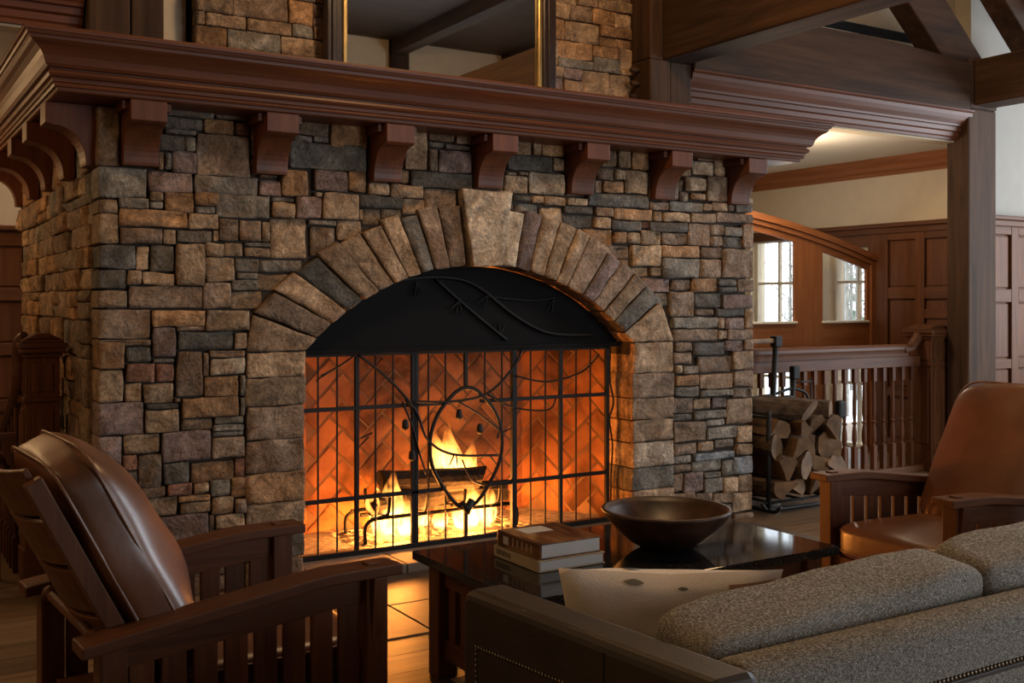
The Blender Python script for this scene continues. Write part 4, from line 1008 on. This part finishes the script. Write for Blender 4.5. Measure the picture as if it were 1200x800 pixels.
# ---- two books
def book(label, x0, y0, z0, x1, y1, h, cover, deco):
    t = thing('book', label, 'book', ((x0+x1)/2, (y0+y1)/2, z0), group='books stacked on the coffee table')
    bx('page_block', 'paper', t, x0+.006, y0+.005, z0+.004, x1-.005, y1-.005, z0+h-.004, .001)
    bx('cover', cover, t, x0, y0, z0+h-.004, x1, y1, z0+h, .001); bx('cover', cover, t, x0, y0, z0, x1, y1, z0+.004, .001)
    sp_ = bx('spine', cover, t, x0-.004, y0, z0, x0+.006, y1, z0+h, .003)
    deco(t, sp_)
    return t
def deco1(t, sp_):
    yy = -1.70
    rnd = random.Random(2)
    for k in range(9):                      # dark spine lettering strokes, too small to read
        wd = rnd.choice((.006, .009, .011)); z0 = TH+.001
        bx('lettering', 'ink', sp_, 1.0345, yy-wd*.45, z0+.013, 1.036, yy, z0+.030, 0); yy -= wd+.003
def deco2(t, sp_):
    z0 = TH+.001+.041
    bx('spine_label', 'label_white', sp_, 1.0445, -1.765, z0+.012, 1.046, -1.730, z0+.040, 0)
    for k in range(5): bx('spine_print', 'book_beige', sp_, 1.0445, -1.80-.03*k, z0+.012+.003*(k % 2), 1.046, -1.792-.03*k, z0+.042, 0)
    bx('title_panel', 'label_white', t, 1.10, -1.80, z0+.0535, 1.215, -1.715, z0+.0545, 0)
book('beige-spined hardback book lying directly on the granite', 1.04, -1.975, TH+.001, 1.315, -1.677, .040, 'book_beige', deco1)
book('brown hardback book with a pale title panel, lying on the beige one', 1.05, -1.968, TH+.001+.041, 1.305, -1.685, .053, 'book_cover', deco2)

# ---- sofa, seen from behind
so = thing('sofa', 'tweed sofa with dark leather arm and nailhead trim, back to the room', 'sofa', (1.69, -3.2, 0))
SX0, SX1 = .30, 3.08; SYB, SYF = -3.64, -2.77
bx('base', 'tweed', so, SX0+.11, SYB+.13, .10, SX1-.11, SYF+.02, .30, .02)
for (lx, ly) in ((SX0+.03, SYB+.03), (SX0+.03, SYF-.10), (SX1-.10, SYB+.03), (SX1-.10, SYF-.10)): bx('foot', 'oak_z', so, lx, ly, 0, lx+.07, ly+.07, .10, .004)
bk = MB()
bk.prism([(SYB, .10), (SYB, .66), (SYB+.008, .695), (SYB+.03, .716), (SYB+.06, .722), (SYB+.10, .716), (SYB+.13, .695), (SYB+.135, .66), (SYB+.135, .10)], 0, SX0+.115, SX1-.115)
bko = bk.build('back', 'tweed', so, bevel=.008, smooth=True)
mb = MB()
n = 170
nail = [(0,.0),(.0055,.0),(.005,.0025),(.003,.004),(.0005,.0045)]
def nails(pts, nrm, parent):
    mb = MB(); nrm = Vector(nrm); Q = nrm.to_track_quat('Z', 'Y').to_matrix().to_4x4()
    for p in pts:
        m1 = MB().lathe([(max(r, .0004), z) for r, z in nail], 0, 0, 6, True); m1.xf(Matrix.Translation(p) @ Q)
        b0 = len(mb.v); mb.v += m1.v; mb.f += [tuple(b0+i for i in f) for f in m1.f]; mb.mi += m1.mi
    return tag(mb.build('nailhead_trim', 'brass_nail', parent, smooth=True), kind='stuff')
nails([(SX0+.125+.0128*k, SYB-.001, .612) for k in range(196)], (0,-1,0), bko)
bx('welt', 'dark_leather', bko, SX0+.116, SYB-.004, .596, SX1-.116, SYB+.004, .606, .002)
for sx in (SX0, SX1-.115):
    a = sx; d = sx+.115
    pr = [(SYB-.01, .06), (SYB-.01, .712), (SYB+.01, .722), (SYF-.03, .686), (SYF-.008, .676), (SYF, .655), (SYF, .06)]
    arm = MB().prism(pr, 0, a, d).build('arm', 'dark_leather', so, bevel=.022, seg=3)
    xo = a-.001 if sx == SX0 else d+.001; nx = -1 if sx == SX0 else 1
    pts = [(xo, SYF-.075, .15+.0128*k) for k in range(33)]+[(xo, SYF-.075-.0128*k, .565+.0009*k) for k in range(58)]
    nails(pts, (nx, 0, 0), arm)
    bx('seam', 'dark_leather', arm, xo-.002, SYB+.30, .08, xo+.002, SYB+.304, .69, 0)
w3 = (SX1-SX0-.23)/3
for k in range(3):
    cx = SX0+.115+w3*(k+.5)
    rounded(MB(), cx, -3.13, .375, w3/2-.004, .375, .085, 8, 10, .12, 2).build('seat_cushion', 'tweed', so, smooth=True)
    Mx = Matrix.Translation((cx+.012, -3.385, .590)) @ Matrix.Rotation(R(9), 4, 'X')
    c_ = rounded(MB(), 0, 0, 0, w3/2-.004, .10, .200, 9, 16, .14, 1, None, k*5, .014)
    if k == 0: c_.v = [(x, y_, z*(1-.26*(.5-x/w3)) if z > 0 else z) for x, y_, z in c_.v]     # slumped at the pillow end
    c_.xf(Mx)
    c_.build('back_cushion', 'tweed', so, smooth=True)
# ---- pillow propped in the sofa corner
pw = thing('throw_pillow', 'cream printed throw pillow propped in the sofa corner', 'pillow', (.74, -2.98, .46))
def pillow_mesh(w2, h2, t2):
    mb = MB(); n = 18
    for sgn in (1, -1):
        P = []
        for i in range(n+1):
            row_ = []
            for j in range(n+1):
                u = 2*j/n-1; v = 2*i/n-1
                pin = 1-.10*(1-abs(u))*(abs(v)**3)*1.0-.0; pin2 = 1-.10*(1-abs(v))*(abs(u)**3)
                th = t2*max(0, (1-u*u))**.45*max(0, (1-v*v))**.45
                row_.append((u*w2*pin2, sgn*th*(1+.15*noise.noise((u*3, v*3, sgn))), v*h2*pin))
            P.append(row_)
        mb.grid(P)
    return mb
MP = Matrix.Translation((.765, -2.975, .575)) @ Matrix.Rotation(R(-33), 4, 'Z') @ Matrix.Rotation(R(16), 4, 'X')
pm = pillow_mesh(.27, .155, .082); pm.xf(MP)
pc = pm.build('cover', 'linen', pw, smooth=True)
def patch(u0, u1, v0, v1, m, nm):
    for sgn in (-1, 1):
        P = []
        for i in range(7):
            row_ = []
            for j in range(7):
                u = u0+(u1-u0)*j/6; v = (v0+v1)/2+(v1-v0)*(i/6-.5)*(math.sin(math.pi*(.06+.88*j/6)) if nm == 'printed_leaf' else 1)
                pin = 1-.10*(1-abs(u))*(abs(v)**3); pin2 = 1-.10*(1-abs(v))*(abs(u)**3)
                th = .082*max(0, (1-u*u))**.45*max(0, (1-v*v))**.45*(1+.15*noise.noise((u*3, v*3, sgn)))
                row_.append(MP @ Vector((u*.27*pin2, sgn*(th+.0025), v*.155*pin)))
            P.append(row_)
        MB().grid(P).build(nm, m, pc, smooth=True)
patch(.5, .93, .45, .9, 'linen_rust', 'printed_band'); patch(-.42, -.25, .90, .97, 'leaf_grey', 'printed_leaf'); patch(.05, .14, .84, .9, 'leaf_grey', 'printed_leaf')

# ---- rug under the table
rg = MB().box(.90, -3.9, .0005, 3.0, -1.60, .007).build('area_rug', 'rug_wool', None, bevel=.004, base=True)
tag(rg, 'pale woven rug under the coffee table and sofa', 'rug')

# ---- railing at the right
def baluster_mesh(h):
    mb = MB(); mb.box(-.019, -.019, 0, .019, .019, .19)
    mb.lathe([(.017,.19),(.012,.20),(.012,.21),(.017,.225),(.020,.26),(.018,.31),(.012,.355),(.011,.362),(.019,.372),(.019,.380),(.011,.388),(.012,.40),(.0165,.45),(.0155,.55),(.0125,.68),(.011,.73),(.011,h-.12),(.016,h-.11)], 0, 0, 10)
    mb.box(-.017, -.017, h-.11, .017, .017, h)
    me = bpy.data.meshes.new('baluster'); me.from_pydata(mb.v, [], mb.f); me.materials.append(MATS['oak_z'])
    return me
RY = .64
rl = thing('stair_railing', 'dark wooden stair railing with turned balusters beside the firewood', 'railing', (5.2, RY, 0))
HR = [(-.034,.93),(-.036,.955),(-.028,.965),(-.034,.985),(-.032,1.005),(-.018,1.022),(0,1.027),(.018,1.022),(.032,1.005),(.034,.985),(.028,.965),(.036,.955),(.034,.93)]
MB().prism([(RY+p, z) for p, z in HR], 0, 4.0, 6.24).build('handrail', 'oak_x', rl)
bx('sub_rail', 'oak_x', rl, 4.0, RY-.022, .845, 6.40, RY+.022, .93, .004)
MB().tube(spline([(6.20, RY, .975), (6.30, RY, .985), (6.36, RY, 1.04), (6.41, RY, 1.09)], 5), .042, 10).build('easing', 'oak_x', rl, smooth=True)
bx('kerb', 'oak_x', rl, 4.0, RY-.05, 0, 6.42, RY+.05, .05, .004)
bme2 = baluster_mesh(.80)
for k in range(21): shared(bme2, 'baluster', (4.10+.1105*k, RY, .05), rl)
def newel(x, y_, hw, h, parent=None, nm='newel_post'):
    o = MB().box(x-hw, y_-hw, 0, x+hw, y_+hw, h-.10).build(nm, 'oak_z', parent, bevel=.004)
    for (e, z0, z1) in ((.012, 0, .16), (.010, h-.34, h-.315), (.012, h-.12, h-.10), (.024, h-.10, h-.075), (.032, h-.075, h-.05), (.018, h-.05, h-.035)):
        bx('moulding', 'oak_x', o, x-hw-e, y_-hw-e, z0, x+hw+e, y_+hw+e, z1, .005)
    b0 = hw+.012
    MB().prism([(x-b0, h-.035), (x+b0, h-.035), (x+b0*.35, h-.004), (x-b0*.35, h-.004)], 1, y_-b0*.9, y_+b0*.9).build('cap', 'oak_x', o, bevel=.01)
    for sx, sy in ((0, -1), (-1, 0)):
        for z0, z1 in ((h-.29, h-.15), (.22, h-.37)):
            if sy: bx('panel', 'oak_z', o, x-hw+.03, y_-hw-.006, z0, x+hw-.03, y_-hw+.002, z1, .004)
            else: bx('panel', 'oak_z', o, x-hw-.006, y_-hw+.03, z0, x-hw+.002, y_+hw-.03, z1, .004)
    return o
newel(6.53, RY, .115, 1.185, rl)
# ---- railing at the left going down the other stair
rl2 = thing('stair_railing', 'dark panelled newel post with a steep handrail against the stone side', 'railing', (-.12, .75, 0))
newel(-.150, .72, .078, 1.215, rl2)
gp = spline([(-.215, .72, 1.19), (-.235, .74, 1.165), (-.24, .76, 1.08), (-.24, .77, .98), (-.24, .84, .90), (-.24, 1.0, .825), (-.24, 1.4, .64), (-.24, 2.2, .27)], 6)
MB().tube(gp, .036, 10).build('handrail', 'oak_y', rl2, smooth=True)
bx('cross_rail', 'oak_x', rl2, -.245, .76, .865, -.13, .81, .905, .004)
for k in range(11):
    yy = .90+.125*k; h = .87-.46*(yy-.90)
    MB().box(-.257, yy-.017, 0, -.223, yy+.017, .18).lathe([(.016,.18),(.012,.2),(.018,.24),(.012,.3),(.014,min(.4,h-.1)),(.011,h-.02)], -.24, yy, 8).build('baluster', 'oak_z', rl2)
for k in range(5):
    xx = -.34-.11*k
    MB().box(xx-.017, .785-.017, 0, xx+.017, .785+.017, .70).build('baluster', 'oak_z', rl2, bevel=.003)
bx('bottom_rail', 'oak_x', rl2, -.9, .76, .68, -.25, .81, .72, .004)

# ---- firewood rack and tools
rk = thing('log_rack', 'black iron firewood rack with tall curled uprights', 'rack', (4.38, .2, 0))
def rod(nm, pts, r, m='black_iron', n=6): return MB().tube(pts, r, n).build(nm, m, rk, smooth=True)
for yy in (-.03, .44):
    rod('runner', spline([(4.0, yy, .07), (4.05, yy, .03), (4.15, yy, .025), (4.55, yy, .025), (4.66, yy, .03), (4.71, yy, .08)], 4), .013)
    rod('upright', [(4.06, yy, .03), (4.06, yy, .66)], .016)
    rod('upright', [(4.68, yy, .04), (4.72, yy, .58)], .014)
    MB().box(4.69, yy-.025, .58, 4.76, yy+.025, .70).build('finial', 'black_iron', rk, bevel=.014)
    rod('rail', [(4.03, yy, .075), (4.68, yy, .075)], .009)
rod('cross_bar', [(4.06, -.03, .62), (4.06, .44, .62)], .010); rod('cross_bar', [(4.72, -.03, .56), (4.72, .44, .56)], .010)
for x in (4.1, 4.37, 4.6): rod('base_bar', [(x, -.03, .07), (x, .44, .07)], .009)
for xx in (4.03,): rod('runner', spline([(xx, -.16, .07), (xx+.02, -.10, .03), (xx+.02, .0, .025), (xx+.02, .44, .025)], 4), .013)
tl = thing('fire_tool_stand', 'tall black iron fireplace tool stand with a wooden bar behind the logs', 'tool stand', (4.45, .43, 0))
def rod2(nm, pts, r, m='black_iron'): return MB().tube(pts, r, 6).build(nm, m, tl, smooth=True)
Yt = .53
rod2('upright', [(4.630, Yt, .0), (4.690, Yt, 1.06)], .020); MB().box(4.665, Yt-.03, 1.04, 4.730, Yt+.03, 1.12).build('bracket', 'black_iron', tl, bevel=.008)
rod2('wooden_bar', [(4.02, Yt, 1.075), (4.680, Yt, 1.085)], .018, 'split_wood')
rod2('upright', [(4.830, Yt, .0), (4.870, Yt, .83)], .018); MB().box(4.850, Yt-.025, .80, 4.915, Yt+.025, .90).build('bracket', 'black_iron', tl, bevel=.01)
rod2('rail', [(4.02, Yt, .66), (4.680, Yt, .70)], .011); rod2('rail', spline([(4.680, Yt, .70), (4.850, Yt, .735), (4.990, Yt, .70), (5.030, Yt, .63)], 4), .011)
rod2('rail', [(4.02, Yt, .62), (5.030, Yt, .60)], .007); rod2('rail', [(4.850, Yt, .78), (5.060, Yt, .78)], .006); rod2('bar', [(5.050, Yt, .80), (5.060, Yt, .40)], .007)
for x in (4.15, 4.3): rod2('poker', [(x, Yt, .02), (x, Yt, .72)], .010)
rod2('base', [(4.02, Yt, .014), (5.030, Yt, .014)], .014)
random.seed(31)
LG = []
rows = [(.165,(4.14,4.30,4.46,4.60)), (.29,(4.16,4.33,4.49,4.62)), (.41,(4.13,4.28,4.44,4.60)), (.53,(4.15,4.31,4.46,4.60))]
LAY = ['bottom layer', 'second layer', 'third layer', 'upper layer']
kk = 0
for lay, (z, xs_) in zip(LAY, rows):
    for x in xs_:
        kk += 1
        r = random.uniform(.078, .098); y0 = random.uniform(-.12, -.02); sp = random.random() < .75
        log('firewood_log', (x, y0, z+random.uniform(-.012,.012)), (x+random.uniform(-.03,.03), .40, z+random.uniform(-.012,.012)), r, ('split firewood log with a pale cut end' if sp else 'round barked firewood log')+' in the '+lay+' of the iron rack',
            ['bark','split_wood','x'] [:2]+(['bark'] if sp else []), 'logs stacked in the firewood rack', 100+kk, sp)
log('firewood_log', (4.36,-.10,.655), (4.10,.40,.66), .075, 'rough barked log lying askew on top of the firewood', ['bark','split_wood'], None, 150)
log('firewood_log', (4.60,-.06,.64), (4.42,.42,.65), .066, 'smaller barked log beside the askew top log', ['bark','split_wood'], None, 151)
